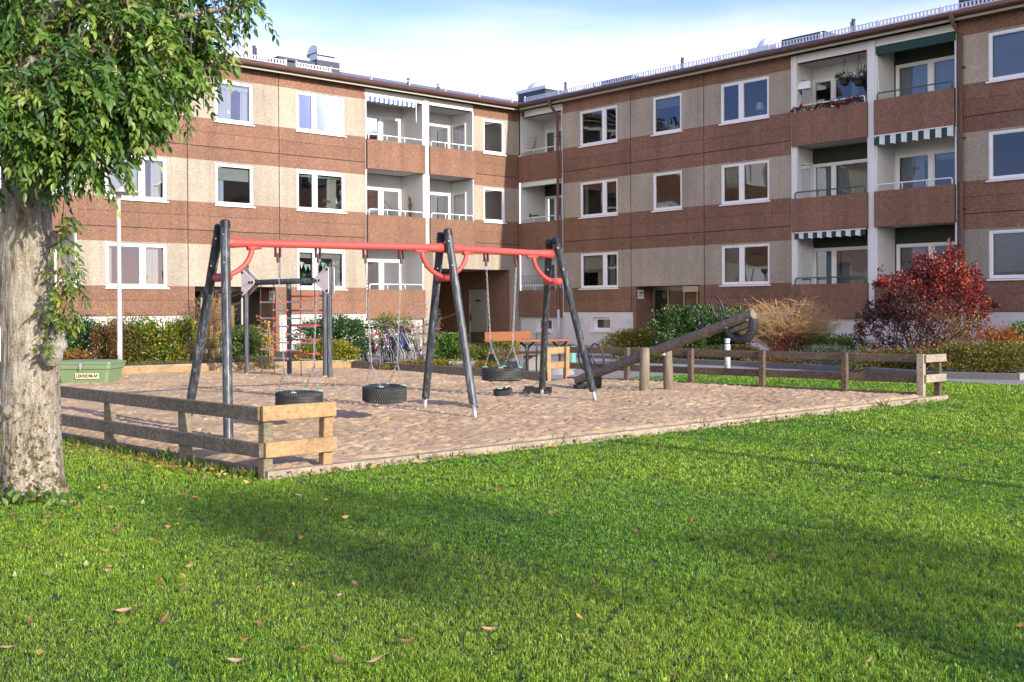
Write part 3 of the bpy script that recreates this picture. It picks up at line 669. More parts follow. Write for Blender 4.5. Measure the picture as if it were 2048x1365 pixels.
RW.column(2.55, 6.11); RW.column(6.11, 9.50); RW.column(9.50, 13.06); RW.column(18.56, 22.0); RW.column(22.0, 25.4); RW.column(25.4, 28.8); RW.column(28.8, 34)
RW.face('render_white', 0.0, 2.55, -0.05, 1.3, -0.05); RW.face('render_white', 13.06, 18.56, -0.05, 1.3, -0.05)
b = MB()
for (u0, u1, z0, z1) in ((0.9, 1.86, 0.5, 1.06), (4.02, 5.03, 0.56, 1.12)):
    RW.box(b, u0 - 0.02, u0 + 0.03, -0.2, -0.045, z0, z1); RW.box(b, u1 - 0.03, u1 + 0.02, -0.2, -0.045, z0, z1); RW.box(b, u0 + 0.03, u1 - 0.03, -0.2, -0.045, z1 - 0.03, z1); RW.box(b, u0 - 0.05, u1 + 0.05, -0.2, 0.03, z0 - 0.05, z0 + 0.01)
b.build('window_reveal', 'sill_white', RW.r)
entrance(RW, 6.34, 9.28, '29', 6.34, 1, 0.95, (6.4, 7.1, 7.85), None, (6.34, 7.9))
b = MB(); RW.box(b, 8.45, 8.52, -0.95, -0.88, 0, 2.2); RW.box(b, 8.5, 9.2, -0.9, -0.05, 2.0, 2.2); b.build('porch_frame', 'brass', RW.r)
# --- balconies, shaded wing
for st in (3, 2, 1):
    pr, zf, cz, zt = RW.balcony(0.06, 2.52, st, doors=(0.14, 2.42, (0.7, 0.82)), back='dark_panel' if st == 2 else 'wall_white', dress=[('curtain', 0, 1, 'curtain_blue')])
    if st == 1:
        b = MB()
        for i in range(14): b.tube([RW.P(0.15 + i * 0.15, 0.03, zt), RW.P(0.15 + i * 0.15, 0.03, zt + 0.62)], 0.006, 4)
        for z in (0.02, 0.32, 0.6): b.tube([RW.P(0.12, 0.03, zt + z), RW.P(2.2, 0.03, zt + z)], 0.006, 4)
        b.build('wire_mesh', 'rope_dark', pr)
    if st == 3:
        b = MB()
        for i in range(7): b.tube([(-0.115 - 0.0, -0.2 - i * 0.1, 7.8), (-0.115, -0.75 - i * 0.02, 8.1 + i * 0.1)], 0.006, 4)
        for i in range(6): b.tube([(-0.12, -0.15 - i * 0.02, 7.8 + i * 0.13), (-0.12, -0.85, 7.75 + i * 0.16)], 0.006, 4)
        b.build('trellis', 'brass', pr)
        b = MB(); RW.box(b, 0.16, 0.3, -0.03, 0.0, 9.3, 9.5); b.build('wall_box', 'bracket_red', pr)
    if st == 2:
        b = MB(); RW.box(b, 0.15, 2.35, -0.12, 0.06, cz - 0.2, cz); b.build('awning_box', 'awning_white', pr)
        b = MB(); b.tube([RW.P(0.14, -0.45, zt + 0.35), RW.P(0.14, -0.9, zt + 0.4)], 0.015, 5); RW.box(b, 0.11, 0.16, -0.47, -0.43, zt + 0.25, zt + 0.45); b.build('wall_hook', 'black_plastic', pr)
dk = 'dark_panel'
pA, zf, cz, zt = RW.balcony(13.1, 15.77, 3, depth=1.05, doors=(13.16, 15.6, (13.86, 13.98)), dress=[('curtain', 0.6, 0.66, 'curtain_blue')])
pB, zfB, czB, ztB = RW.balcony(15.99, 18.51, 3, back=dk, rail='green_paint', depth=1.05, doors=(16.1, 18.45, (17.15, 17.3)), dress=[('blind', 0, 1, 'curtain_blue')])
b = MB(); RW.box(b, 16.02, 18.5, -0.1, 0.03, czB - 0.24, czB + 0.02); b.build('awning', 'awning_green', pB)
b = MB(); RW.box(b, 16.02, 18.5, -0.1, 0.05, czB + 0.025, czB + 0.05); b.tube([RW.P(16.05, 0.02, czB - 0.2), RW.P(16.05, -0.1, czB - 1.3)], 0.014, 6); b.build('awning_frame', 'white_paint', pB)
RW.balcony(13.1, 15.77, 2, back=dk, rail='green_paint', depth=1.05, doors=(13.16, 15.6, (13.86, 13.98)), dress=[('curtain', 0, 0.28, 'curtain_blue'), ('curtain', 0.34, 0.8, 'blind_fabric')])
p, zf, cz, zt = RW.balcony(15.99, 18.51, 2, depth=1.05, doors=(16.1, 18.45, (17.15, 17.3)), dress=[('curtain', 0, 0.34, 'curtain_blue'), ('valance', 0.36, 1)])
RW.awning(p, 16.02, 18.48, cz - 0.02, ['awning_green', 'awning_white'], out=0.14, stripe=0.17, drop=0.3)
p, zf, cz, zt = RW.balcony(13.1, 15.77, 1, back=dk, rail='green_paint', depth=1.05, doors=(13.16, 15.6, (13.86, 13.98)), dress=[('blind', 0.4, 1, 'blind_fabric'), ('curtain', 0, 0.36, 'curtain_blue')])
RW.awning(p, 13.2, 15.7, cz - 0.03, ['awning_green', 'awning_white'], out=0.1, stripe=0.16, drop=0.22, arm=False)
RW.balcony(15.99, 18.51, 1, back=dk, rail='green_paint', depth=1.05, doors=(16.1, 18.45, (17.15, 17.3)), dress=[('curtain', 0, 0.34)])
for st in (1, 2, 3):                                                   # side door of each left-hand loggia
    zo = (st - 3) * 2.75; b = MB(); z0, z1 = 6.76 + zo, 8.9 + zo
    for a, c, e, g in ((-1.02, -0.94, z0, z1), (-0.3, -0.22, z0, z1), (-0.94, -0.3, z1 - 0.1, z1), (-0.94, -0.3, z0, z0 + 0.12)): RW.box(b, 13.15, 13.2, a, c, e, g)
    fr = b.build('glazed_door', 'white_paint', RW.r)
    b = MB(); b.quad(RW.P(13.17, -0.94, z0 + 0.1), RW.P(13.17, -0.3, z0 + 0.1), RW.P(13.17, -0.3, z1 - 0.08), RW.P(13.17, -0.94, z1 - 0.08)); b.build('pane', 'window_glass', fr)
    b = MB(); RW.box(b, 13.154, 13.16, -0.94, -0.3, z0 + 0.1, z1 - 0.08); b.build('curtain', 'curtain_blue', fr)
b = MB(); RW.box(b, 15.77, 15.99, -1.35, 0.03, 1.15, 9.5); RW.box(b, 13.06, 13.1, -0.2, 0.05, 1.3, 9.5); RW.box(b, 13.07, 13.25, -0.1, 0.02, 7.68, 9.5); RW.box(b, 13.07, 13.25, -0.1, 0.02, 4.93, 6.6); RW.box(b, 13.07, 13.25, -0.1, 0.02, 2.18, 3.84)
b.build('balcony_pillar', 'wall_white', RW.r)
b = MB(); RW.box(b, 13.1, 18.51, -0.25, -0.03, 9.27, 9.53); RW.box(b, 0.2, 2.55, -0.25, -0.03, 9.27, 9.53); b.build('balcony_beam', 'wall_white', RW.r)
for W in (LW, RW):
    W.finish()
    far = 30 if W.pl == 'L' else 34
    # rooms behind the glass
    b = MB()
    lowgap = (0.3, 4.8) if W.pl == 'L' else (0, 0); ent = (11.2, 14.45) if W.pl == 'L' else (6.15, 9.45)
    for z in (1.2, 3.9, 6.65, 9.45):
        cuts = [0.05, 2.4, 2.6, 7.55, 7.65, 13.0, 13.1, 18.5, 18.6, far] + (list(lowgap) + list(ent) if z < 2 else []); cuts = sorted(cuts)
        for a, c in zip(cuts[:-1], cuts[1:]):
            m_ = (a + c) / 2
            if c - a < 0.15 or (z < 2 and (lowgap[0] < m_ < lowgap[1] or ent[0] < m_ < ent[1])): continue
            deep = m_ < 2.5 or (W.pl == 'L' and 2.5 < m_ < 7.6) or (W.pl == 'R' and 13.05 < m_ < 18.55); W.box(b, a, c, -4.6, -1.42 if deep else -0.16, z - 0.12, z)
    W.box(b, 0 if W.pl == 'R' else 4.8, far, -4.8, -4.6, 0, 9.5)
    if W.pl == 'L': W.box(b, 0, 4.8, -4.8, -4.6, 3.2, 9.5)
    for u in (2.5, 6.5, 7.62, 11.0, 14.4, 18.0, 18.55, 22.5, far): W.box(b, u - 0.05, u + 0.05, -4.6, -1.45 if u not in (11.0,) else -0.3, 3.2 if (W.pl == 'L' and u < 4.8) or (W.pl == 'R' and 6.3 < u < 9.4) else 0, 9.4)
    b.build('interior', 'interior_paint', W.r)
    b = MB(); W.box(b, far - 0.1, far, -10, -0.04, 0, 9.6); W.box(b, 0, far, -10.2, -10, 0, 9.6); b.build('outer_wall', 'brown_aggregate', W.r)
    # roof, eaves, gutter, downpipes
    b = MB(); sl = math.tan(R(15.5))
    b.quad(W.P(-10, 0.45, 9.74), W.P(far + 0.4, 0.45, 9.74), W.P(far + 0.4, -5.2, 9.74 + sl * 5.65), W.P(-10, -5.2, 9.74 + sl * 5.65))
    b.quad(W.P(-10, -10.8, 9.74), W.P(far + 0.4, -10.8, 9.74), W.P(far + 0.4, -5.2, 9.74 + sl * 5.65), W.P(-10, -5.2, 9.74 + sl * 5.65))
    b.add([W.P(far + 0.2, 0.4, 9.7), W.P(far + 0.2, -10.6, 9.7), W.P(far + 0.2, -5.2, 9.72 + sl * 5.6)], [(0, 1, 2)])
    for i in range(int(far / 0.6)): W.box(b, i * 0.6 + 0.5, i * 0.6 + 0.53, 0.0, 0.44, 9.745, 9.79)
    W.rf = b.build('roof', 'roof_sheet', W.r)
    b = MB(); W.box(b, 0.3, far, 0.0, 0.4, 9.58, 9.6); W.box(b, 0.42, far, 0.31, 0.37, 9.50, 9.575); o = b.build('soffit', 'soffit_paint', W.r)
    b = MB(); W.box(b, 0.4, far, 0.385, 0.41, 9.57, 9.735); b.build('fascia', 'gutter_brown', W.r)
    b = MB(); b.tube([W.P(0.5, 0.49, 9.665), W.P(far, 0.49, 9.665)], 0.085, 12); b.build('gutter', 'gutter_brown', W.r, smooth=True)
def downpipe(W, u, zlow, grey=1.35):
    b = MB(); o = 0.16
    b.tube([W.P(u - 0.1, 0.49, 9.7), W.P(u - 0.1, 0.49, 9.5), W.P(u - 0.08, 0.45, 9.38), W.P(u, 0.24, 9.12), W.P(u, o, 8.98), W.P(u, o, grey)], [0.09, 0.075, 0.055, 0.055, 0.055, 0.055], 12)
    for z in (8.2, 6.2, 4.2, 2.2): W.box(b, u - 0.07, u + 0.07, 0.0, o + 0.065, z, z + 0.035)
    d = b.build('downpipe', 'gutter_brown', W.r, smooth=False); smooth_by_angle(d)
    b = MB(); b.tube([W.P(u, o, grey + 0.04), W.P(u, o, 0.0)], 0.058, 12); b.build('lower_pipe', 'pipe_grey', d, smooth=True)
downpipe(RW, 2.42, 0); downpipe(RW, 18.72, 0)
# --- snow guards on the eaves
def snow_guard(W, u0, u1, bars, z0=9.81, h=0.19, off=0.22):
    b = MB(); n = int((u1 - u0) / 2.1) + 1
    for i in range(n + 1):
        u = u0 + (u1 - u0) * i / n; W.box(b, u - 0.02, u + 0.02, off - 0.03, off + 0.03, z0 - 0.1, z0 + h + 0.04); W.box(b, u - 0.2, u + 0.2, off, off + 0.1, z0 - 0.06, z0 - 0.045)
    W.box(b, u0, u1, off - 0.012, off + 0.012, z0 + h - 0.02, z0 + h); 
    if bars:
        W.box(b, u0, u1, off - 0.012, off + 0.012, z0 + 0.03, z0 + 0.05); k = int((u1 - u0) / 0.115)
        for i in range(k): u = u0 + 0.115 * i; W.box(b, u, u + 0.055, off - 0.006, off + 0.006, z0 + 0.05, z0 + h - 0.02)
    b.build('snow_guard', 'zinc', W.rf)
snow_guard(RW, 0.6, 26, True); snow_guard(LW, 0.6, 9.2, False); snow_guard(LW, 9.2, 10.6, True); snow_guard(LW, 11.0, 16.5, True)
# --- things standing on the roofs (parts of the roof)
def roofz(off): return 9.74 + math.tan(R(15.5)) * (0.45 - off)
def vent_pipe(W, px, ytop, off=-1.2, pair=True):
    u, z = fac(W.pl, px, ytop, off); b = MB(); b.tube([W.P(u, off, roofz(off) - 0.1), W.P(u, off, z)], 0.055, 10); b.tube([W.P(u, off, z - 0.04), W.P(u, off, z + 0.02)], 0.065, 10)
    if pair: b.tube([W.P(u - 0.14 * W.s * W.s, off - 0.1, roofz(off) - 0.1), W.P(u - 0.14, off - 0.1, z - 0.02)], 0.03, 8)
    b.build('vent_pipe', 'dark_sheet', W.rf)
for px, y in ((508, 93), (817, 158), (876, 170)): vent_pipe(LW, px, y)
for px, y in ((1131, 166), (1365, 117), (1707, 40)): vent_pipe(RW, px, y)
u, z = fac('L', 648, 122, -2.0); b = MB(); LW.box(b, u - 0.5, u + 0.5, -2.6, -1.7, 10.0, z - 0.06)
vb = b.build('ventilator', 'dark_sheet', LW.rf)
b = MB(); LW.box(b, u - 0.38, u + 0.38, -2.4, -1.85, z - 0.06, z + 0.22)
for i in range(9):
    a0, a1 = math.pi * i / 9, math.pi * (i + 1) / 9; rr = 0.3; pt_ = lambda e, t: LW.P(u + e, -2.12 + 0.38 * math.cos(t), z + 0.24 + rr * math.sin(t))
    b.quad(pt_(-.42, a0), pt_(.42, a0), pt_(.42, a1), pt_(-.42, a1))
for e in (-.42, .42): b.add([pt_(e, t) for t in np.linspace(0, math.pi, 10)], [tuple(range(10))])
LW.box(b, u - .45, u + .45, -1.76, -1.73, z + .14, z + .27); LW.box(b, u - .45, u + .45, -2.54, -2.51, z + .14, z + .27); b.build('cowl', 'zinc', vb)
u, z = fac('L', 580, 123, -1.6); b = MB(); LW.box(b, u - 0.65, u + 0.65, -2.3, -1.2, 10.0, z - 0.12); LW.box(b, u - 0.75, u + 0.75, -2.4, -1.1, z - 0.1, z); b.build('roof_hatch', 'dark_sheet', LW.rf)
def dome(W, px, y, off, w_):
    u, z = fac(W.pl, px, y, off); b = MB(); W.box(b, u - w_, u + w_, off - w_, off + w_, 10.1, z); d = b.build('skylight', 'dark_sheet', W.rf)
    b = MB(); W.box(b, u - w_ - 0.06, u + w_ + 0.06, off - w_ - 0.06, off + w_ + 0.06, z + 0.002, z + 0.14); b.build('skylight_rim', 'zinc', d)
    b = MB(); b.lathe([(w_ * 0.98 * math.cos(t), 0.45 * math.sin(t)) for t in np.linspace(0, 1.57, 8)], 24, (W.s * u, off, z + 0.14)); b.build('dome', 'dome_plastic', d, smooth=True)
dome(RW, 1092, 189, -2.0, 0.85); dome(RW, 1541, 108, -2.6, 0.5)
for px, y in ((1250, 160), (1622, 76)):
    u, z = fac('R', px, y, -1.0); b = MB(); RW.box(b, u - 0.8, u + 0.8, -1.6, -0.5, 9.9, z); b.build('roof_hatch', 'dark_sheet', RW.rf)
u, z = fac('R', 1960, 0, -1.5); b = MB(); RW.box(b, u - 0.5, u + 0.6, -2.2, -1.2, 9.9, z + 0.3); b.build('roof_hatch', 'dark_sheet', RW.rf)
# --- wall vents on the plinth
b = MB()
for px, y in ((690, 643),): 
    u, z = fac('L', px, y); LW.box(b, u - 0.11, u + 0.11, -0.05, -0.03, z - 0.1, z + 0.1)
b.build('wall_vent', 'pipe_grey', LW.r)
b = MB()
for u in (3.5, 5.95): RW.box(b, u - 0.1, u + 0.1, -0.05, -0.035, 0.85, 1.05)
b.build('wall_vent', 'pipe_grey', RW.r)

# ---------------------------------------------------------------- small things seen in windows and on balconies
def wl_(W, u, off, z): p = W.r.matrix_basis @ Vector((0, 0, 0)); a = math.atan2((LD if W.pl == 'L' else -NL)[1], (LD if W.pl == 'L' else -NL)[0]); x = W.s * u; return (KX + x * math.cos(a) - off * math.sin(a), KY + x * math.sin(a) + off * math.cos(a), z)
def table_lamp(W, u, z, label, k=1.0, off=-0.35):
    r_ = root('table_lamp', label, 'lamp', wl_(W, u, off, z), 0, 'lamps on window sills')
    b = MB(); b.lathe([(0, 0), (0.07 * k, 0), (0.07 * k, 0.015), (0.012, 0.03), (0.012, 0.2 * k), (0, 0.2 * k)], 14); b.build('stem', 'white_paint', r_, smooth=True)
    b = MB(); b.lathe([(0.12 * k, 0.19 * k), (0.08 * k, 0.38 * k)], 18); b.build('lamp_shade', 'lamp_shade_cloth', r_, smooth=True)
table_lamp(LW, 12.95, 7.77, 'small white table lamp between two lace curtains in the top window of the sunlit wing', 1.3)
table_lamp(LW, 8.75, 5.02, 'white shaded table lamp beside the curtain in a middle-storey window of the sunlit wing', 1.2)
table_lamp(RW, 11.6, 7.79, 'pale table lamp in the blue reflecting top window of the shaded wing', 1.3)
def pendant(W, u, z, top, label, r_=0.12, off=-0.7):
    o = root('pendant_lamp', label, 'lamp', wl_(W, u, off, z), 0)
    b = MB(); b.lathe([(0.001, r_)] + [(r_ * math.sin(t), r_ * math.cos(t)) for t in np.linspace(0.2, 3.0, 9)], 16); b.build('lamp_shade', 'lamp_shade_cloth', o, smooth=True)
    b = MB(); b.tube([(0, 0, r_), (0, 0, top)], 0.008, 5); b.build('cord', 'white_paint', o)
pendant(LW, 1.6, 5.75, 0.8, 'round white pendant lamp hanging in the window beside the inner corner', 0.16)
pendant(LW, 1.6, 8.5, 0.9, 'slim white pendant lamp hanging above a green plant in a top window', 0.09)
pendant(LW, 6.95, 3.0, 0.5, 'white pendant lamp hanging inside the lowest loggia window of the sunlit wing', 0.13, -1.9)
def pot_plant(W, u, z, label, off=-0.3, n=120, s=0.1, rr=0.2, pot='terracotta'):
    o = root('potted_plant', label, 'plant', wl_(W, u, off, z), 0, 'plants on window sills')
    b = MB(); b.lathe([(0, 0), (0.06, 0), (0.08, 0.12), (0.07, 0.12), (0.06, 0.1), (0, 0.1)], 14); b.build('pot', pot, o, smooth=True)
    V, F, C = cloud([(0, 0, 0.12 + rr * 0.8, rr, rr * 0.8, rr)], n, s, 0.5, [(0.08, 0.2, 0.03), (0.14, 0.3, 0.04)], 12); raw_mesh('foliage', V, F, 'leaf', C, o)
pot_plant(LW, 1.65, 7.76, 'bright green leafy plant on the sill of the top window beside the inner corner', rr=0.2)
pot_plant(LW, 9.1, 5.02, 'small plant in a pot on a middle-storey sill of the sunlit wing', rr=0.13, s=0.07)
pot_plant(LW, 15.85, 2.27, 'small green plant on the ground-floor sill behind the lamp post', rr=0.12, s=0.07, pot='white_paint')
pot_plant(LW, 10.2, 2.27, 'leafy plant under bunting in the window behind the climbing frame', rr=0.18, s=0.08)
# bunting behind the ground floor window
bt = root('bunting', 'string of mint and cream pennants across a ground-floor window', 'bunting', wl_(LW, 9.5, -0.22, 3.35))
b = MB(); c_ = []
for i in range(11):
    f = i / 10; uu = 0.85 - 1.75 * f; zz = -0.1 - 0.22 * math.sin(math.pi * ((f * 2) % 1.0001)); c_.append((uu, zz))
    ax = LD * uu; b2 = LD * 0.085; q = [(ax - b2), (ax + b2), ax]
    b.add([(q[0][0], q[0][1], zz), (q[1][0], q[1][1], zz), (q[2][0], q[2][1], zz - 0.24)], [(0, 1, 2)], i % 2)
b.build('pennant', ['bunting_mint', 'bunting_cream'], bt)
b = MB(); b.tube([(LD[0] * u_, LD[1] * u_, z_) for u_, z_ in c_], 0.006, 4); b.build('string', 'white_paint', bt)
# heater lamp box, flower box, hanging plants on the shaded wing
h = root('patio_heater', 'white box heater on a bracket at the top loggia with red flowers', 'heater', wl_(RW, 13.35, -0.1, 8.55))
b = MB(); b.add([(-0.42, -0.1, -0.17), (0.42, -0.1, -0.17), (0.36, 0.12, 0.2), (-0.36, 0.12, 0.2), (-0.42, 0.2, -0.17), (0.42, 0.2, -0.17), (0.36, 0.28, 0.2), (-0.36, 0.28, 0.2)], [(0, 1, 2, 3), (4, 7, 6, 5), (0, 4, 5, 1), (3, 2, 6, 7), (0, 3, 7, 4), (1, 5, 6, 2)]); b.build('housing', 'white_paint', h)
b = MB(); b.tube([(-0.1, 0.2, -0.17), (-0.1, 0.3, -0.35)], 0.03, 6); b.build('bracket', 'black_plastic', h); h.rotation_euler = (0, 0, R(-35)); h.scale = (0.72,) * 3
fb = root('flower_box', 'box of deep red geraniums along the top balcony railing', 'flower box', wl_(RW, 14.4, -0.02, 7.5), LW.r.rotation_euler.z * 0 + RW.r.rotation_euler.z)
b = MB(); b.box(-1.2, 1.2, -0.04, 0.1, 0.0, 0.16); b.build('trough', 'black_plastic', fb)
bl = [(x, 0.03, 0.22, 0.2, 0.14, 0.15) for x in np.linspace(-1.1, 1.15, 9)]
V, F, C = cloud(bl, 500, 0.07, 0.6, [(0.04, 0.09, 0.02), (0.07, 0.14, 0.03)], 10); raw_mesh('foliage', V, F, 'leaf', C, fb)
V, F, C = cloud([(x + 0.05, 0.1, 0.24 - 0.05 * (i % 3), 0.16, 0.1, 0.13) for i, x in enumerate(np.linspace(-1.1, 1.15, 8))], 900, 0.05, 0.9, [(0.3, 0.008, 0.015), (0.22, 0.005, 0.015), (0.4, 0.02, 0.03)], 6, mixp=0.2); raw_mesh('blossom', V, F, 'leaf', C, fb)
for u, z, lb in ((14.75, 8.55, 'dark hanging basket plant in the middle of the top loggia'), (15.25, 8.45, 'trailing dark basket plant beside the white loggia pillar'), (15.6, 8.6, 'long trailing plant hanging right against the loggia pillar')):
    o = root('hanging_plant', lb, 'plant', wl_(RW, u, -0.35, z), 0, 'hanging plants on the top loggia')
    b = MB(); b.lathe([(0, -0.2), (0.12, -0.16), (0.17, 0.0), (0.15, 0.0)], 12)
    for a in (0, 2.1, 4.2): b.tube([(0.16 * math.cos(a), 0.16 * math.sin(a), 0), (0, 0, 9.26 - z)], 0.006, 4)
    b.build('basket', 'black_plastic', o)
    V, F, C = cloud([(0, 0, 0.02, 0.3, 0.3, 0.22), (0.05, 0, -0.35, 0.2, 0.2, 0.4)], 380, 0.06, 0.5, [(0.02, 0.035, 0.015), (0.05, 0.03, 0.025), (0.03, 0.06, 0.02)], 14); raw_mesh('foliage', V, F, 'leaf', C, o)
# lattice screen on the sunlit middle balcony
tr = root('trellis', 'brown wooden lattice standing in the middle-storey loggia of the sunlit wing', 'trellis', wl_(LW, 5.2, -0.55, 3.99), LW.r.rotation_euler.z)
b = MB()
for i in range(-4, 6):
    for sgn in (1, -1):
        x0, z0, x1, z1 = -0.25, i * 0.28, 0.25, i * 0.28 + sgn * 0.62
        def cl(x): t = (x - x0) / (x1 - x0); return z0 + (z1 - z0) * t
        za, zb = cl(x0), cl(x1)
        lo, hi = 0.0, 1.75; ts = [t for t in np.linspace(0, 1, 21) if lo <= za + (zb - za) * t <= hi]
        if len(ts) > 2: b.beam((x0 + 0.5 * ts[0], 0.012 * sgn, za + (zb - za) * ts[0]), (x0 + 0.5 * ts[-1], 0.012 * sgn, za + (zb - za) * ts[-1]), 0.02, 0.045, (0, 1, 0), ch=0.002)
b.build('lattice', 'wood_dark', tr); tr.rotation_euler.z += R(40)
# ---------------------------------------------------------------- swing set
def leg_prof(r): return r
def swing_leg(par, top, foot, name='leg', bare=0.24):
    top = Vector(top); foot = Vector(foot); d = (foot - top).normalized(); L = (foot - top).length; e = foot - d * bare
    u = d.orthogonal().normalized(); v = d.cross(u); k = 32; prof = []
    for i in range(k):                                    # round laminated pole with four grooves
        a = 2 * math.pi * i / k; r_ = 0.054 - (0.008 if i % 8 == 0 else 0.0); prof.append((r_ * math.cos(a), r_ * math.sin(a)))
    b = MB(); vs = [p_ + u * x + v * y for p_ in (top, e) for x, y in prof]
    b.add(vs, [(i, (i + 1) % k, k + (i + 1) % k, k + i) for i in range(k)] + [tuple(range(k))[::-1], tuple(range(k, 2 * k))])
    o = b.build(name, 'leg_laminate', par)
    c = MB(); c.tube([top + d * 0.05, top - d * 0.035, top - d * 0.05], [0.058, 0.058, 0.044], 20); c.build('end_cap', 'black_plastic', o)
    c = MB(); c.tube([e - d * 0.02, foot + d * 0.08], 0.028, 12); c.build('foot', 'galvanised', o, smooth=True)
    c = MB()
    for t in (0.12, 0.45): 
        q = top + d * t; c.tube([q + Vector((0, -0.055, 0)), q + Vector((0.0, -0.075, 0))], 0.011, 8)
    c.build('bolt', 'steel', o); return o
ax = Vector((0.75, 0.66, 0)).normalized(); pr_ = Vector((ax.y, -ax.x, 0))
tL, tM, tR = Vector((-3.32, 12.47, 2.42)), Vector((-0.90, 14.6, 2.46)), Vector((0.60, 15.92, 2.43))
ss = root('swing_set', 'grey legged swing frame with coral red top beam and three tyre swings', 'swing set', (-0.9, 14.6, 0)); S0 = Vector((-0.9, 14.6, 0))
def g3(x, y, z=0.0): return Vector(G(x, y, z)) - S0
gaps = {}
for t, n_, f_, sh in ((tL, (457, 893), (371, 866), 0.035), (tM, (952, 845), (848, 828), 0.035), (tR, (1193, 811), (1083, 800), 0.035)):
    near, far_ = g3(*n_), g3(*f_); top = t - S0
    swing_leg(ss, top + pr_ * 0.075 + Vector((0, 0, 0.04)), near, bare=0.06 if n_[0] == 457 else 0.24); swing_leg(ss, top - pr_ * 0.075 + Vector((0, 0, 0.0)), far_)
def beam(a, b_, ea, eb):
    a = a - S0; b_ = b_ - S0; d = (b_ - a).normalized(); z = Vector((0, 0, -0.16)); a += z + d * 0.02; b_ += z - d * 0.02
    L = (b_ - a).length; b = MB()
    b.tube([a, a + d * 0.1, a + d * 0.3, b_ - d * 0.3, b_ - d * 0.1, b_], [0.066, 0.062, 0.046, 0.046, 0.062, 0.066], 16); o = b.build('top_beam', 'swing_red', ss, smooth=True)
    for e, s_ in ((a, 1), (b_, -1)):
        c = MB(); P0 = e + d * s_ * 0.36 + Vector((0, 0, -0.03)); pts = [P0]
        P1, P2 = P0 + Vector((0, 0, -0.27)) - d * s_ * 0.01, e + Vector((0, 0, -0.40)) - d * s_ * 0.02
        for t in np.linspace(0.15, 1, 9): pts.append(P0 * (1 - t) ** 2 + (P1 * 2 * t * (1 - t)) + P2 * t * t)
        c.tube(pts, 0.031, 12); c.tube([P0 + d * s_ * 0.12 + Vector((0, 0, -0.02)), P0 - d * s_ * 0.06 + Vector((0, 0, -0.02))], [0.02, 0.036], 10); c.build('brace', 'swing_red', ss, smooth=True)
    return a, b_, d
bA = beam(tL, tM, 0, 0); bB = beam(tM, tR, 0, 0)
for t in (tL, tM, tR):
    c = MB(); q = t - S0 + Vector((0, 0, -0.56)); c.tube([q - pr_ * 0.16, q + pr_ * 0.16], 0.05, 12); c.build('spacer', 'swing_red', ss, smooth=True)

def chain(b, p, q, pitch=0.042, w=0.011, r=0.0037):
    p = Vector(p); q = Vector(q); d = q - p; n = max(2, int(d.length / pitch)); d = d / n; t = d.normalized(); u = t.orthogonal().normalized(); v = t.cross(u)
    for i in range(n):
        c = p + d * (i + 0.5); s_ = u if i % 2 else v; L = d.length * 0.68; pts = []
        for k in range(8):
            a = 2 * math.pi * k / 8; pts.append(c + s_ * (w * math.cos(a)) + t * (L * math.sin(a)))
        b.tube(pts, r, 4, closed=True)
def tyre_mesh(Ro, Wd, rim, treads=56, seg=112, kind=0):
    """car tyre lying flat: axis z, centre at origin, block tread cut into the running face"""
    h = Wd / 2; prof0 = [(rim, -h * 0.62), (rim + 0.015, -h * 0.8), (rim + (Ro - rim) * 0.45, -h * 1.02), (Ro - 0.035, -h * 0.98), (Ro - 0.01, -h * 0.86)]
    bands = [-0.84, -0.5, -0.46, -0.2, -0.16, 0.16, 0.2, 0.46, 0.5, 0.84] ; groove = [0, 0, 1, 1, 0, 0, 1, 1, 0, 0]
    vs = []; prof = None; n = 0
    for i in range(seg):
        an = 2 * math.pi * i / seg; row = list(prof0)
        for j, z in enumerate(bands):
            cut = 0.0
            sh = (i + (j // 2 if kind else 0) * 1) % 2
            if (j < 2 or j > 7 or kind) and sh: cut = 0.008
            gz = 0.0
            row.append((Ro - cut - gz, h * z))
            if j in (1, 3, 5, 7): row += [(Ro - 0.012, h * z + 0.002), (Ro - 0.012, h * bands[j + 1] - 0.002)]
        row += [(r_, -z) for r_, z in prof0[::-1]] + [(rim + 0.02, h * 0.4), (Ro - 0.03, h * 0.5), (Ro - 0.03, -h * 0.5), (rim + 0.02, -h * 0.4)]
        n = len(row); vs += [(r_ * math.cos(an), r_ * math.sin(an), z) for r_, z in row]
    fs = []
    for i in range(seg):
        j = (i + 1) % seg
        for t in range(n): fs.append((i * n + t, j * n + t, j * n + (t + 1) % n, i * n + (t + 1) % n))
    b = MB(); b.add(vs, fs); return b
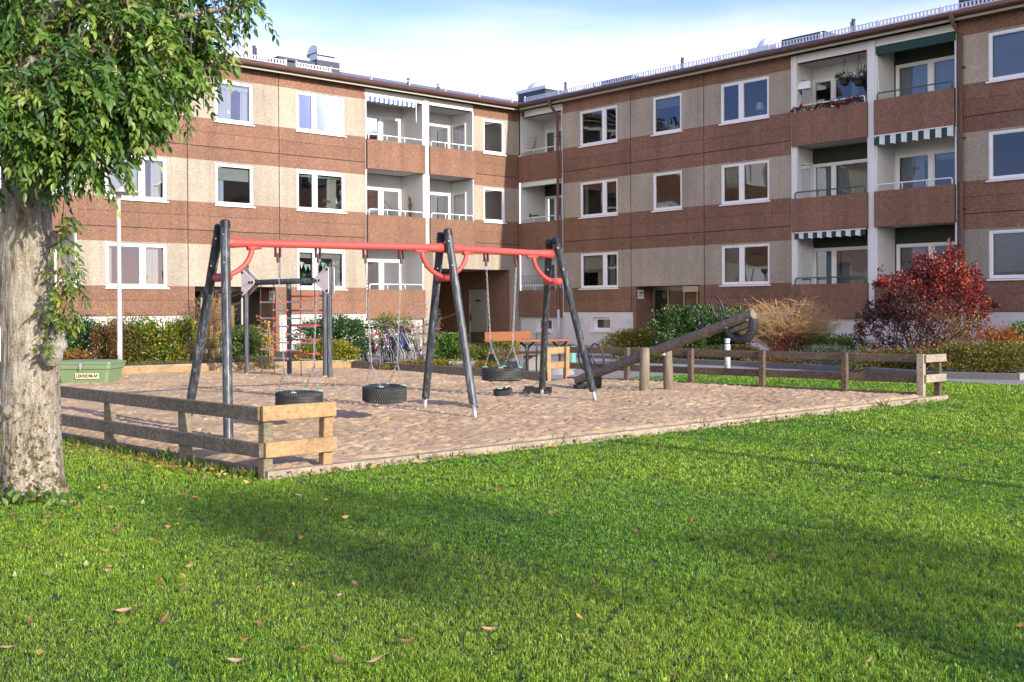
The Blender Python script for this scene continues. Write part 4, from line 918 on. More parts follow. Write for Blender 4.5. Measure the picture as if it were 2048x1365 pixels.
def tyre_swing(label, f0, f1, ba, zc, Ro, Wd, small=None, kind=0, rot=0.0):
    a, b_, d = ba
    h0, h1 = a + d * f0, a + d * f1; mid = (h0 + h1) / 2; c = Vector((mid.x, mid.y, zc)) + S0
    o = root('tyre_swing', label, 'swing', tuple(c), 0, 'tyre swings on chains')
    t = tyre_mesh(Ro, Wd, Ro * 0.6, kind=kind).build('tyre', 'rubber', o); smooth_by_angle(t, 30); t.rotation_euler = (R(2.5) if kind else R(-1.5), R(1.5), rot)
    off = S0 - c
    for q in (h0, h1):
        b = MB(); s_ = 1 if q is h1 else -1; top = q + off + Vector((0, 0, -0.05)); 
        y = c.z * 0; jn = Vector((d.x * s_ * 0.2, d.y * s_ * 0.2, 0.36)); jn = top.lerp(jn, 0.985)
        bot = [d * s_ * Ro * 0.62 + pr_ * Ro * 0.6 + Vector((0, 0, Wd / 2)), d * s_ * Ro * 0.62 - pr_ * Ro * 0.6 + Vector((0, 0, Wd / 2))]
        chain(b, top + Vector((0, 0, -0.13)), jn)
        for e in bot: chain(b, jn, e)
        b.build('chain', 'galvanised', o)
        b = MB()
        for w_ in (-0.03, 0.03):
            b.beam(top + d * w_ + Vector((0, 0, 0.03)), top + d * w_ + Vector((0, 0, -0.11)), 0.014, 0.05, tuple(pr_)); 
        b.build('hanger', 'bracket_red', o)
        b = MB(); b.tube([top + Vector((0, 0, -0.06)), top + Vector((0, 0, -0.17))], 0.017, 8); b.build('swivel', 'black_plastic', o)
        for e in bot:
            b = MB(); b.lathe([(0.0, 0.012), (0.035, 0.01), (0.042, 0.0)], 12, tuple(e + Vector((0, 0, 0.0)))); b.build('clip', 'clip_green', o)
    if small:
        zs, rs = small; k = root('small_tyre', 'little wheel tyre hanging under the tyre swing beside the picnic bench', 'tyre', (c.x + 0.0, c.y, c.z))
        q = tyre_mesh(rs, 0.085, rs * 0.45, kind=1, seg=64).build('tyre', 'rubber', k); q.location = (0.01, 0, zs - c.z); smooth_by_angle(q, 35); q.rotation_euler = (R(8), R(-6), 0)
        b = MB()
        for s_ in (1, -1): chain(b, (d.x * s_ * 0.24, d.y * s_ * 0.24, -Wd / 2 + 0.02), (d.x * s_ * rs * 0.5, d.y * s_ * rs * 0.5, zs - c.z + 0.05))
        b.build('chain', 'galvanised', k); b = MB(); b.lathe([(0, 0.015), (0.045, 0.012), (0.05, 0)], 12, (-d.x * 0.05, -d.y * 0.05 - 0.03, zs - c.z + 0.05)); b.build('clip', 'clip_green', k)
def beamf(ba, px):                                        # where along the beam the photo point px lies
    a, b_, d = ba; best = min(np.linspace(0, (b_ - a).length, 400), key=lambda t: abs(1024 + FPX * (((a + d * t + S0).x) / ((a + d * t + S0).y)) - px)); return best
tyre_swing('tyre swing close behind the pale new end rails of the near fence', beamf(bA, 557), beamf(bA, 637), bA, 0.40, 0.285, 0.2, rot=0.3)
tyre_swing('middle tyre swing with angled tread, next to the centre legs', beamf(bA, 732), beamf(bA, 803), bA, 0.40, 0.285, 0.205, kind=1)
tyre_swing('tyre swing in front of the orange bench, small tyre below', beamf(bB, 973), beamf(bB, 1033), bB, 0.56, 0.285, 0.19, small=(0.31, 0.135), rot=0.6)

# ---------------------------------------------------------------- climbing frame
pA_, pB_, pC_, pD_ = [Vector(G(*q)) for q in ((494, 754), (660, 764), (579, 757), (651, 760))]
C0 = Vector((pA_.x, pA_.y, 0)); cf = root('climbing_frame', 'grey post climbing frame with rope net and red bars by the planting', 'climbing frame', tuple(C0))
def cpost(p, h, name='post'):
    q = p - C0; b = MB(); k = 28; prof = [((0.053 - (0.008 if i % 7 == 0 else 0)) * math.cos(2 * math.pi * i / k), (0.053 - (0.008 if i % 7 == 0 else 0)) * math.sin(2 * math.pi * i / k)) for i in range(k)]
    b.add([(q.x + x, q.y + y, z) for z in (0.1, h) for x, y in prof], [(i, (i + 1) % k, k + (i + 1) % k, k + i) for i in range(k)] + [tuple(range(k, 2 * k))]); o = b.build(name, 'leg_laminate', cf)
    b = MB(); b.tube([(q.x, q.y, h - 0.04), (q.x, q.y, h + 0.02), (q.x, q.y, h + 0.04)], [0.057, 0.057, 0.036], 18); b.build('end_cap', 'black_plastic', o)
    b = MB(); b.tube([(q.x, q.y, -0.05), (q.x, q.y, 0.12)], 0.026, 10); b.build('foot', 'galvanised', o)
cpost(pA_, 2.44); cpost(pB_, 2.38); cpost(pC_, 2.05); cpost(pD_, 2.28)
zb_ = 2.07; d_ = (pB_ - pA_); Lb = d_.length; d_.normalize(); nn = Vector((d_.y, -d_.x, 0))
if nn.y > 0: nn = -nn
b = MB(); o0 = nn * 0.0
b.tube([pA_ - C0 + d_ * 0.3 + Vector((0, 0, zb_)), pB_ - C0 - d_ * 0.3 + Vector((0, 0, zb_))], 0.06, 24); b.build('cross_beam', 'leg_laminate', cf, smooth=True)
for P, s_ in ((pA_, 1), (pB_, -1)):
    b = MB(); hole = MB()
    for dep in (-0.075, 0.075):
        tri = [(-0.06 * s_, 0.26), (-0.07 * s_, 0.2), (-0.07 * s_, -0.22), (-0.05 * s_, -0.27), (0.0, -0.28), (0.36 * s_, -0.05), (0.4 * s_, 0.0), (0.36 * s_, 0.06), (0.0, 0.28)]
        k = len(tri); a0, a1 = dep - 0.008, dep + 0.008; vs = []
        for a in (a0, a1): vs += [P - C0 + d_ * x + nn * a + Vector((0, 0, zb_ + z)) for x, z in tri]
        b.add(vs, [tuple(range(k)), tuple(range(k, 2 * k))[::-1]] + [(i, (i + 1) % k, k + (i + 1) % k, k + i) for i in range(k)])
        for x, z in ((-0.03 * s_, 0.22), (-0.03 * s_, -0.22), (0.23 * s_, 0), (0.33 * s_, 0)):
            c = P - C0 + d_ * x + Vector((0, 0, zb_ + z)); hole.tube([c + nn * a0 * 1.2, c + nn * a1 * 1.3], 0.028, 10)
    pl = b.build('bracket_plate', 'plate_pinkish', cf); hole.build('bolt', 'black_plastic', pl)
for i, px in enumerate((525, 551, 605, 632)):
    f = (px - 494) / (660 - 494); P = pA_.lerp(pB_, f) - C0; b = MB(); pts = [P + Vector((0.01 * math.sin(i + z * 3), 0, z)) for z in np.linspace(zb_ - 0.05, 0.02, 12)]; b.tube(pts, 0.011, 6); b.build('rope', 'rope_dark', cf)
fr_ = lambda px: pA_.lerp(pB_, (px - 494) / 166.0) - C0
def rung(p0, p1, z, balls=True):
    a, c = fr_(p0) + Vector((0, 0, z)), fr_(p1) + Vector((0, 0, z)); b = MB(); b.tube([a, c], 0.017, 8); o = b.build('rung', 'galvanised', cf)
    b = MB()
    for e in (a, c): b.lathe([(0.001, 0.03), (0.024, 0.02), (0.03, 0), (0.024, -0.02), (0.001, -0.03)], 10, tuple(e))
    b.build('rung_knob', 'swing_red', o, smooth=True)
zpx = lambda y: CAMH - (y - 617.3) / FPX * 23.4
for y in (605, 637, 668.5, 700): rung(525, 551, zpx(y)); rung(578.5, 605, zpx(y))
for y in (621, 653, 685, 716.5): rung(551, 578.5, zpx(y)); rung(605, 632, zpx(y))
for y in (594, 621.5, 650, 678, 705):
    z = CAMH - (y - 617.3) / FPX * 23.9; b = MB(); a, c = pC_ - C0, pD_ - C0; b.tube([(a.x, a.y, z), (c.x, c.y, z)], 0.02, 10); b.build('red_bar', 'rope_red', cf, smooth=True)

# ---------------------------------------------------------------- seesaw
cS = Vector((2.46, 18.35, 0.0)); sw = root('seesaw', 'weathered log seesaw tipped up to the right, tyres under both ends', 'seesaw', tuple(cS))
hi, lo = Vector((3.76, 16.95, 1.36)) - cS, Vector((1.16, 19.6, 0.165)) - cS; dl_ = (hi - lo).normalized(); sd = Vector((-dl_.y, dl_.x, 0)).normalized(); upv = dl_.cross(sd); upv = upv if upv.z > 0 else -upv
b = MB(); n = 14; pts = [lo.lerp(hi, i / (n - 1)) + sd * 0.006 * math.sin(i * 1.7) for i in range(n)]
b.tube(pts, [0.076 if i in (0, n - 1) else 0.084 + 0.003 * math.sin(i * 2.1) for i in range(n)], 20); lg = b.build('log', 'log_wood', sw, smooth=False); smooth_by_angle(lg, 50)
b = MB(); b.tube([hi + dl_ * 0.001, hi + dl_ * 0.006], 0.072, 20); b.build('end_grain', 'post_wood', lg)
for q, h, tl in (((1288, 791), 0.80, 0.01), ((1338, 788), 0.80, -0.015)):
    P = Vector(G(*q)) - cS; P.z = 0; b = MB(); b.tube([P + Vector((0, 0, -0.1)), P + Vector((tl, 0, h * 0.5)), P + Vector((2 * tl, 0, h - 0.02)), P + Vector((2 * tl, 0, h))], [0.088, 0.085, 0.08, 0.07], 22); o = b.build('support_post', 'post_wood', sw); smooth_by_angle(o, 50)
pa, pb_ = Vector(G(1288, 791)) - cS, Vector(G(1338, 788)) - cS
b = MB(); b.tube([(pa.x, pa.y, 0.68), (pb_.x, pb_.y, 0.69)], 0.022, 10); b.build('axle', 'steel', sw)
b = MB(); m_ = (pa + pb_) / 2; b.tube([(pb_.x - 0.1, pb_.y - 0.06, 0.66), (pb_.x - 0.1, pb_.y - 0.06, 0.76)], 0.035, 12); b.build('bearing', 'galvanised', sw)
Lg = (hi - lo).length
for t in (0.36, 0.80, Lg - 1.05, Lg - 0.62) if False else (0.30, 0.62, Lg - 1.02, Lg - 0.60):
    c = lo + dl_ * t + upv * 0.30; pts = [c + (sd * 0.55 + dl_ * 0.45 * 0).normalized() * 0.15 * math.cos(a) + upv * 0.21 * math.sin(a) for a in np.linspace(0, 2 * math.pi, 28, endpoint=False)]
    b = MB(); b.tube(pts, 0.016, 8, closed=True); b.build('handle', 'black_plastic', sw, smooth=True)
for P, s_ in ((hi - dl_ * 0.26, 1), (lo + dl_ * 0.24, -1)):
    m = tyre_mesh(0.285, 0.18, 0.19, seg=80); vs = []; 
    keep = MB(); M = Matrix((dl_, upv, sd)).transposed()
    n_ = len(m.v) // 80
    for i in range(41):                                   # half a tyre bolted under the log
        for t in range(n_):
            r0 = m.v[t]; rad = r0[0]; an = math.pi + math.pi * i / 40; keep.v.append(tuple(P + M @ Vector((rad * math.cos(an), rad * math.sin(an) - 0.07, r0[2]))))
    for i in range(40):
        for t in range(n_): keep.f.append((i * n_ + t, (i + 1) * n_ + t, (i + 1) * n_ + (t + 1) % n_, i * n_ + (t + 1) % n_)); keep.m.append(0)
    o = keep.build('buffer_tyre', 'rubber', sw); smooth_by_angle(o, 35)
    b = MB(); b.beam(P - dl_ * 0.22 - upv * 0.135, P + dl_ * 0.17 - upv * 0.135, 0.12, 0.07, tuple(upv)); b.build('seat_block', 'timber_grey', sw)
    b = MB()
    for t in (-0.2, 0.2): q = P + dl_ * t - upv * 0.07 - sd * 0.09; b.tube([q + sd * 0.01, q - sd * 0.03], 0.016, 8); q = P + dl_ * t - upv * 0.07 + sd * 0.09; b.tube([q - sd * 0.01, q + sd * 0.03], 0.016, 8)
    b.build('bolt', 'steel', o)

# ---------------------------------------------------------------- fences
def V2(p, z=0.0): return Vector((p[0], p[1], z))
def post(par, o0, p, h, mat, d, w=0.095, label=None):
    b = MB(); q = V2(p) - o0; b.beam(q + Vector((0, 0, -0.15)), q + Vector((rng.normal() * 0.008, rng.normal() * 0.008, h)), w, w, (d[0], d[1], 0.0)); o = b.build('post', mat, par)
    if label: o['label'] = label
def rail(par, o0, p, q, z, h, mat, t=0.045, label=None):
    b = MB(); b.beam(V2(p, z) - o0, V2(q, z) - o0, t, h, (0, 0, 1)); o = b.build('rail', mat, par)
    if label: o['label'] = label
nf0 = V2(G(531, 958)); nf = root('wooden_fence', 'low two-rail wooden fence in front of the tree, pale new end section', 'fence', tuple(nf0), 0, 'low timber fences round the sandpit')
dF = np.array([-0.72, 0.695]); dF /= np.linalg.norm(dF); dE = np.array([0.764, 0.645]); dE /= np.linalg.norm(dE); A_ = np.array([nf0.x, nf0.y])
tpos = [0.0, 1.36, 2.95, 4.6, 6.4, 8.2]
out = -dE * 0.075
for i, t in enumerate(tpos): post(nf, nf0, A_ + dF * t, 0.62 if i == 0 else 0.60, 'timber_green', dF)
for a, c in ((-0.045, 1.5), (1.5, 4.7), (4.7, 8.4)):
    rail(nf, nf0, A_ + dF * (a + 0.004) + out, A_ + dF * c + out, 0.575, 0.125, 'timber_grey'); 
for a, c in ((-0.065, 2.98), (2.98, 6.5), (6.5, 8.4)): rail(nf, nf0, A_ + dF * (a + 0.004) + out, A_ + dF * c + out, 0.26, 0.125, 'timber_grey')
e1 = A_ + dE * 0.60; post(nf, nf0, e1 + dF * 0.0, 0.60, 'timber_new', dE, label='pale new post')
oE = -dF * 0.072
rail(nf, nf0, A_ - dE * 0.075 + oE, e1 + dE * 0.06 + oE, 0.58, 0.135, 'timber_new', label='pale new rail'); rail(nf, nf0, A_ - dE * 0.05 + oE, e1 + dE * 0.065 + oE, 0.26, 0.135, 'timber_new', label='pale new rail')
# rear fence
q0 = np.array(G(1096, 766)[:2]); q1 = np.array(G(1132, 763)[:2]); qe = np.array(G(1842, 798)[:2]); qe2 = np.array(G(1876, 794.5)[:2])
rf0 = V2(q1); rf = root('wooden_fence', 'long dark two-rail fence behind the seesaw ending at the lawn', 'fence', tuple(rf0), 0, 'low timber fences round the sandpit')
dR = (qe - q1); LR = np.linalg.norm(dR); dR /= LR; nR_ = np.array([-dR[1], dR[0]])
if nR_[1] < 0: nR_ = -nR_
post(rf, rf0, q0, 0.70, 'timber_new', dE, label='pale new post'); post(rf, rf0, q1, 0.70, 'timber_new', dE, label='pale new post')
for z in (0.63, 0.34): rail(rf, rf0, q0 + nR_ * 0.0 - np.array([0.03, 0.06]), q1 + np.array([0.0, 0.07]), z, 0.13, 'timber_new', label='pale new rail')
for px, y in ((1253, 766), (1381, 770.5), (1524, 777), (1689, 784)):
    # posts stand where the fence line meets that sight line
    best = min(np.linspace(0, LR, 800), key=lambda t: abs(1024 + FPX * (q1 + dR * t)[0] / (q1 + dR * t)[1] - px)); post(rf, rf0, q1 + dR * best, 0.71, 'timber_brown', dR)
post(rf, rf0, qe, 0.71, 'timber_pale', dR, 0.11)
bks = nR_ * 0.075; stops = [0.03, LR * 0.27, LR * 0.56, LR * 0.78, LR + 0.05]
for a, c in zip(stops[:-1], stops[1:]): 
    for z in (0.635, 0.31): rail(rf, rf0, q1 + dR * (a + 0.003) + bks, q1 + dR * c + bks, z + rng.normal() * 0.004, 0.125, 'timber_brown')
post(rf, rf0, qe2, 0.68, 'timber_brown', dR)
de = unit((qe2 - qe)[None])[0]
for z in (0.64, 0.32): rail(rf, rf0, qe - de * 0.02 + dR * 0.078, qe2 + de * 0.07 + dR * 0.078, z, 0.125, 'timber_pale')
# sandpit edging
def edging(pts, h, t, mat, label, grp='timber edging round the sandpit'):
    o0 = V2(pts[0]); r_ = root('timber_edging', label, 'edging', tuple(o0), 0, grp)
    for a, c in zip(pts[:-1], pts[1:]):
        a, c = np.array(a[:2]), np.array(c[:2]); L = np.linalg.norm(c - a); k = max(1, int(L / 3.2)); d = (c - a) / L
        for i in range(k):
            b = MB(); p, q = a + d * L * i / k, a + d * L * (i + 1) / k; b.beam(V2(p, h / 2 - 0.02) - o0 + V2(d * 0.003), V2(q, h / 2 - 0.02) - o0, t, h + 0.04, (0, 0, 1)); b.build('board', mat, r_)
edging([SA, SB + dE * 0.1], 0.075, 0.1, 'timber_pale', 'pale flush board edging between sand and lawn')
edging([A_ + dF * 0.15, A_ + dF * 8.5], 0.09, 0.05, 'timber_grey', 'dark board edging under the near fence')
edging([SE, G(420, 748)[:2], SD], 0.2, 0.05, 'timber_new', 'yellow new board edging in front of the planting')
edging([SE + np.array([0.05, 0.12]), G(420, 748)[:2] + np.array([0, 0.12]), SD + np.array([0.1, 0.12])], 0.24, 0.06, 'timber_pale', 'pale capping timber behind the yellow edging boards')
edging([SD + np.array([0.05, -0.05]), SC - np.array([0.5, -0.6]), SC], 0.22, 0.09, 'timber_grey', 'dark sleeper edging at the back of the sand behind the tyre swings')
edging([q1, qe], 0.1, 0.05, 'timber_brown', 'dark board along the foot of the long rear fence')

# ---------------------------------------------------------------- play tool box, lamp post, bollards, bench and table
tb = V2(G(181, 771)); bx = root('storage_box', 'green plastic lidded box lettered LEKREDSKAP at the sandpit edge', 'storage box', tuple(tb), R(-4))
def frustum(b, w0, d0, w1, d1, z0, z1, ch=0.05):
    def ring(w_, d, z): a, c = w_ / 2, d / 2; return [(-a + ch, -c, z), (a - ch, -c, z), (a, -c + ch, z), (a, c - ch, z), (a - ch, c, z), (-a + ch, c, z), (-a, c - ch, z), (-a, -c + ch, z)]
    vs = ring(w0, d0, z0) + ring(w1, d1, z1); b.add(vs, [(i, (i + 1) % 8, 8 + (i + 1) % 8, 8 + i) for i in range(8)] + [tuple(range(8))[::-1], tuple(range(8, 16))])
b = MB(); frustum(b, 0.94, 0.62, 1.06, 0.72, 0.03, 0.35); frustum(b, 1.12, 0.78, 1.13, 0.79, 0.345, 0.43); b.box(-0.4, -0.2, -0.3, 0.3, 0, 0.05); b.box(0.2, 0.4, -0.3, 0.3, 0, 0.05); b.build('tub', 'bin_green', bx)
b = MB(); frustum(b, 1.16, 0.82, 1.16, 0.82, 0.435, 0.475); frustum(b, 1.06, 0.72, 0.96, 0.62, 0.475, 0.50); b.build('lid', 'bin_green', bx)
b = MB(); b.box(-0.03, 0.03, -0.425, -0.41, 0.36, 0.46); b.box(-0.018, 0.018, -0.435, -0.42, 0.33, 0.4); b.build('latch', 'steel', bx)
b = MB(); b.add([(-0.13, -0.361, 0.155), (0.34, -0.361, 0.155), (0.34, -0.371, 0.255), (-0.13, -0.371, 0.255)], [(0, 1, 2, 3)]); b.add([(-0.13, -0.355, 0.155), (0.34, -0.355, 0.155), (0.34, -0.366, 0.255), (-0.13, -0.366, 0.255)], [(0, 1, 2, 3)]); lb_ = b.build('label_plate', 'label_cream', bx)
text_mesh('lettering', 'LEKREDSKAP', 0.088, 'letter_dark', lb_, (0.105, -0.370, 0.205), (R(95.5), 0, 0), 0.43)
def lamp_post(p, h, label):
    o = root('lamp_post', label, 'lamp post', (p[0], p[1], 0), 0, 'yard lamp posts')
    b = MB(); b.tube([(0, 0, 0), (0, 0, 1.2), (0, 0, 1.22), (0, 0, h - 0.1)], [0.06, 0.06, 0.052, 0.045], 18); b.build('pole', 'post_white', o, smooth=True)
    b = MB(); b.tube([(0, 0, h - 0.12), (0, 0, h)], 0.06, 16); b.lathe([(0.0, 0.2), (0.1, 0.185), (0.2, 0.13), (0.29, 0.05), (0.3, 0.03), (0.27, 0.025), (0.2, 0.03)], 28, (0.17, 0, h - 0.02)); b.tube([(0, 0, h - 0.02), (0.17, 0, h + 0.01)], 0.05, 10); b.build('lamp_head', 'post_white', o, smooth=True)
    b = MB(); b.lathe([(0.0, -0.04), (0.15, -0.02), (0.2, 0.03)], 24, (0.17, 0, h - 0.02)); b.build('lens', 'dome_plastic', o, smooth=True)
    b = MB(); b.box(-0.03, 0.03, -0.065, -0.05, 0.45, 0.75); b.build('service_door', 'post_white', o)
    b = MB(); b.lathe([(0.0, 0.05), (0.08, 0.05), (0.085, 0.0)], 16); b.build('base_collar', 'black_plastic', o)
lamp_post(G(240, 749)[:2], 4.18, 'pale lamp post with shallow dome head beside the green box')
bo = root('bollard_light', 'white bollard light standing behind the long rear fence', 'bollard', tuple(G(1455, 752)))
b = MB(); b.tube([(0, 0, 0), (0, 0, 0.68)], 0.062, 18); b.build('shaft', 'post_white', bo, smooth=True)
b = MB(); b.tube([(0, 0, 0.70), (0, 0, 0.76)], 0.05, 16); b.build('lens', 'dome_plastic', bo); b = MB(); b.tube([(0, 0, 0.76), (0, 0, 0.80)], [0.066, 0.06], 18); b.build('cap', 'post_white', bo)
tp = root('teal_post', 'short teal marker post behind the fence, right of the picnic table', 'post', tuple(at(1144, 740, 26.0) * np.array([1, 1, 0]))); b = MB(); b.tube([(0, 0, 0), (0, 0, 0.5), (0, 0, 0.56)], [0.1, 0.1, 0.09], 18); b.build('shaft', 'teal_paint', tp); b = MB(); b.tube([(0, 0, 0.56), (0, 0, 0.6)], [0.105, 0.08], 18); b.build('cap', 'dark_sheet', tp)
bp = at(1022, 750, 25.4) * np.array([1, 1, 0]); bn = root('park_bench', 'orange stained wooden bench with backrest beyond the tyre swing', 'bench', tuple(bp), R(-2))
b = MB(); b.beam((-0.62, 0.25, 0.80), (0.47, 0.25, 0.82), 0.04, 0.22, (0, -0.15, 1)); b.build('backrest', 'bench_orange', bn)
b = MB()
for y in (-0.2, -0.06, 0.08): b.beam((-0.5, y, 0.43), (0.75, y, 0.44), 0.11, 0.045)
b.build('seat', 'bench_orange', bn)
for x in (-0.45, 0.6):
    b = MB(); b.tube([(x, -0.2, 0), (x, -0.18, 0.4), (x, 0.15, 0.41), (x, 0.29, 0.86)], 0.02, 8); b.tube([(x, 0.2, 0), (x, 0.12, 0.4)], 0.02, 8); b.build('leg', 'black_plastic', bn)
tp_ = at(1083, 750, 24.6) * np.array([1, 1, 0]); tt = root('picnic_table', 'orange topped picnic table on black forked legs beside the bench', 'table', tuple(tp_), R(-2))
b = MB()
for y in (-0.27, -0.09, 0.09, 0.27): b.beam((-0.5, y, 0.74), (0.62, y, 0.75), 0.165, 0.045)
b.build('table_top', 'bench_orange', tt)
for x in (-0.32, 0.42):
    b = MB(); b.tube([(x, 0, 0), (x, 0, 0.5)], 0.032, 10); b.tube([(x, 0, 0.48), (x - 0.04, 0, 0.6), (x - 0.13, 0, 0.68), (x - 0.16, 0, 0.715)], 0.025, 8); b.tube([(x, 0, 0.48), (x + 0.04, 0, 0.6), (x + 0.13, 0, 0.68), (x + 0.16, 0, 0.715)], 0.025, 8); b.beam((x - 0.18, 0, 0.715), (x + 0.18, 0, 0.715), 0.06, 0.02); b.build('leg', 'black_plastic', tt)
# stone blocks behind the table, small boulder
for i, (px, y, w_, h_, Y) in enumerate(((1065, 748, 0.42, 0.36, 25.6), (925, 740, 0.62, 0.26, 25.2), (1010, 742, 0.7, 0.2, 25.9))):
    p = at(px, y, Y); b = MB(); b.beam((-w_ / 2, 0, h_ / 2), (w_ / 2, 0, h_ / 2), 0.3, h_, ch=0.015); o = b.build('stone_block', 'kerb_stone', None, loc=(p[0], p[1], 0)); tag(o, ['square pale stone block under the picnic table', 'pale stone block at the foot of the yellow-green shrubs', 'long low stone block behind the hanging tyre swing'][i], 'stone block')
b = MB(); b.lathe([(0.02, 0.2), (0.14, 0.17), (0.24, 0.08), (0.25, 0.0)], 12); p = at(1120, 748, 24.0); o = b.build('boulder', 'kerb_stone', None, smooth=True, loc=(p[0], p[1], 0)); o.scale = (1.3, 0.8, 1); tag(o, 'small grey boulder seen between the pale new fence posts', 'boulder')
# toys in the sand
ty = root('toy_truck', 'black plastic toy truck lying in the sand by the right swing legs', 'toy', tuple(V2(G(1074, 796), 0.03)), R(-8))
b = MB(); b.box(-0.23, 0.05, -0.09, 0.09, 0.06, 0.11); b.box(-0.2, -0.06, -0.08, 0.08, 0.11, 0.16); b.box(0.06, 0.24, -0.09, 0.09, 0.05, 0.15); b.box(-0.05, 0.05, -0.06, 0.06, 0.1, 0.14); b.build('body', 'black_plastic', ty)
for x, y in ((-0.19, -0.1), (-0.08, -0.1), (0.17, -0.1), (-0.19, 0.1), (-0.08, 0.1), (0.17, 0.1)):
    b = MB(); b.tube([(x, y - 0.02, 0.05), (x, y + 0.02, 0.05)], 0.05, 16); b.build('wheel', 'rubber', ty)
t2 = root('toy_digger', 'dark little toy lying on the sand left of the near fence post', 'toy', tuple(V2(G(190, 796), 0.03)), 0.4)
b = MB(); b.box(-0.12, 0.06, -0.05, 0.05, 0.02, 0.07); b.box(-0.06, 0.02, -0.04, 0.04, 0.07, 0.11); b.beam((0.05, 0, 0.06), (0.16, 0.02, 0.03), 0.03, 0.03); b.build('body', 'bike_blue', t2)
t3 = root('toy_shovel', 'black toy shovel with pale tip lying by the trunk', 'toy', tuple(V2(G(140, 790), 0.03)), 0.2)
b = MB(); b.beam((-0.2, 0, 0.03), (0.05, 0, 0.05), 0.06, 0.03); b.build('handle', 'black_plastic', t3); b = MB(); b.beam((0.05, 0, 0.05), (0.16, 0, 0.02), 0.1, 0.012); b.build('blade', 'white_paint', t3)

# ---------------------------------------------------------------- kerb stones along the bed
kp = [np.array(p[:2]) for p in kerbline[:5]]
kr = root('kerb', 'dark stone kerb in front of the shrub bed on the right', 'kerb', tuple(V2(kp[0])))
for a, c in zip(kp[:-1], kp[1:]):
    L = np.linalg.norm(c - a); k = max(1, int(L / 1.0)); d = (c - a) / L
    for i in range(k):
        b = MB(); b.beam(V2(a + d * (L * i / k + 0.006), 0.05) - V2(kp[0]), V2(a + d * L * (i + 1) / k, 0.05) - V2(kp[0]), 0.13, 0.17, ch=0.012); b.build('kerb_stone', 'kerb_dark', kr)
b = MB(); b.beam(V2(kp[0], 0.05) - V2(kp[0]) + Vector((0, 0, 0)), V2(kp[0] + np.array([1.6, 1.5]), 0.05) - V2(kp[0]), 0.13, 0.17, ch=0.012); b.build('kerb_stone', 'kerb_stone', kr)

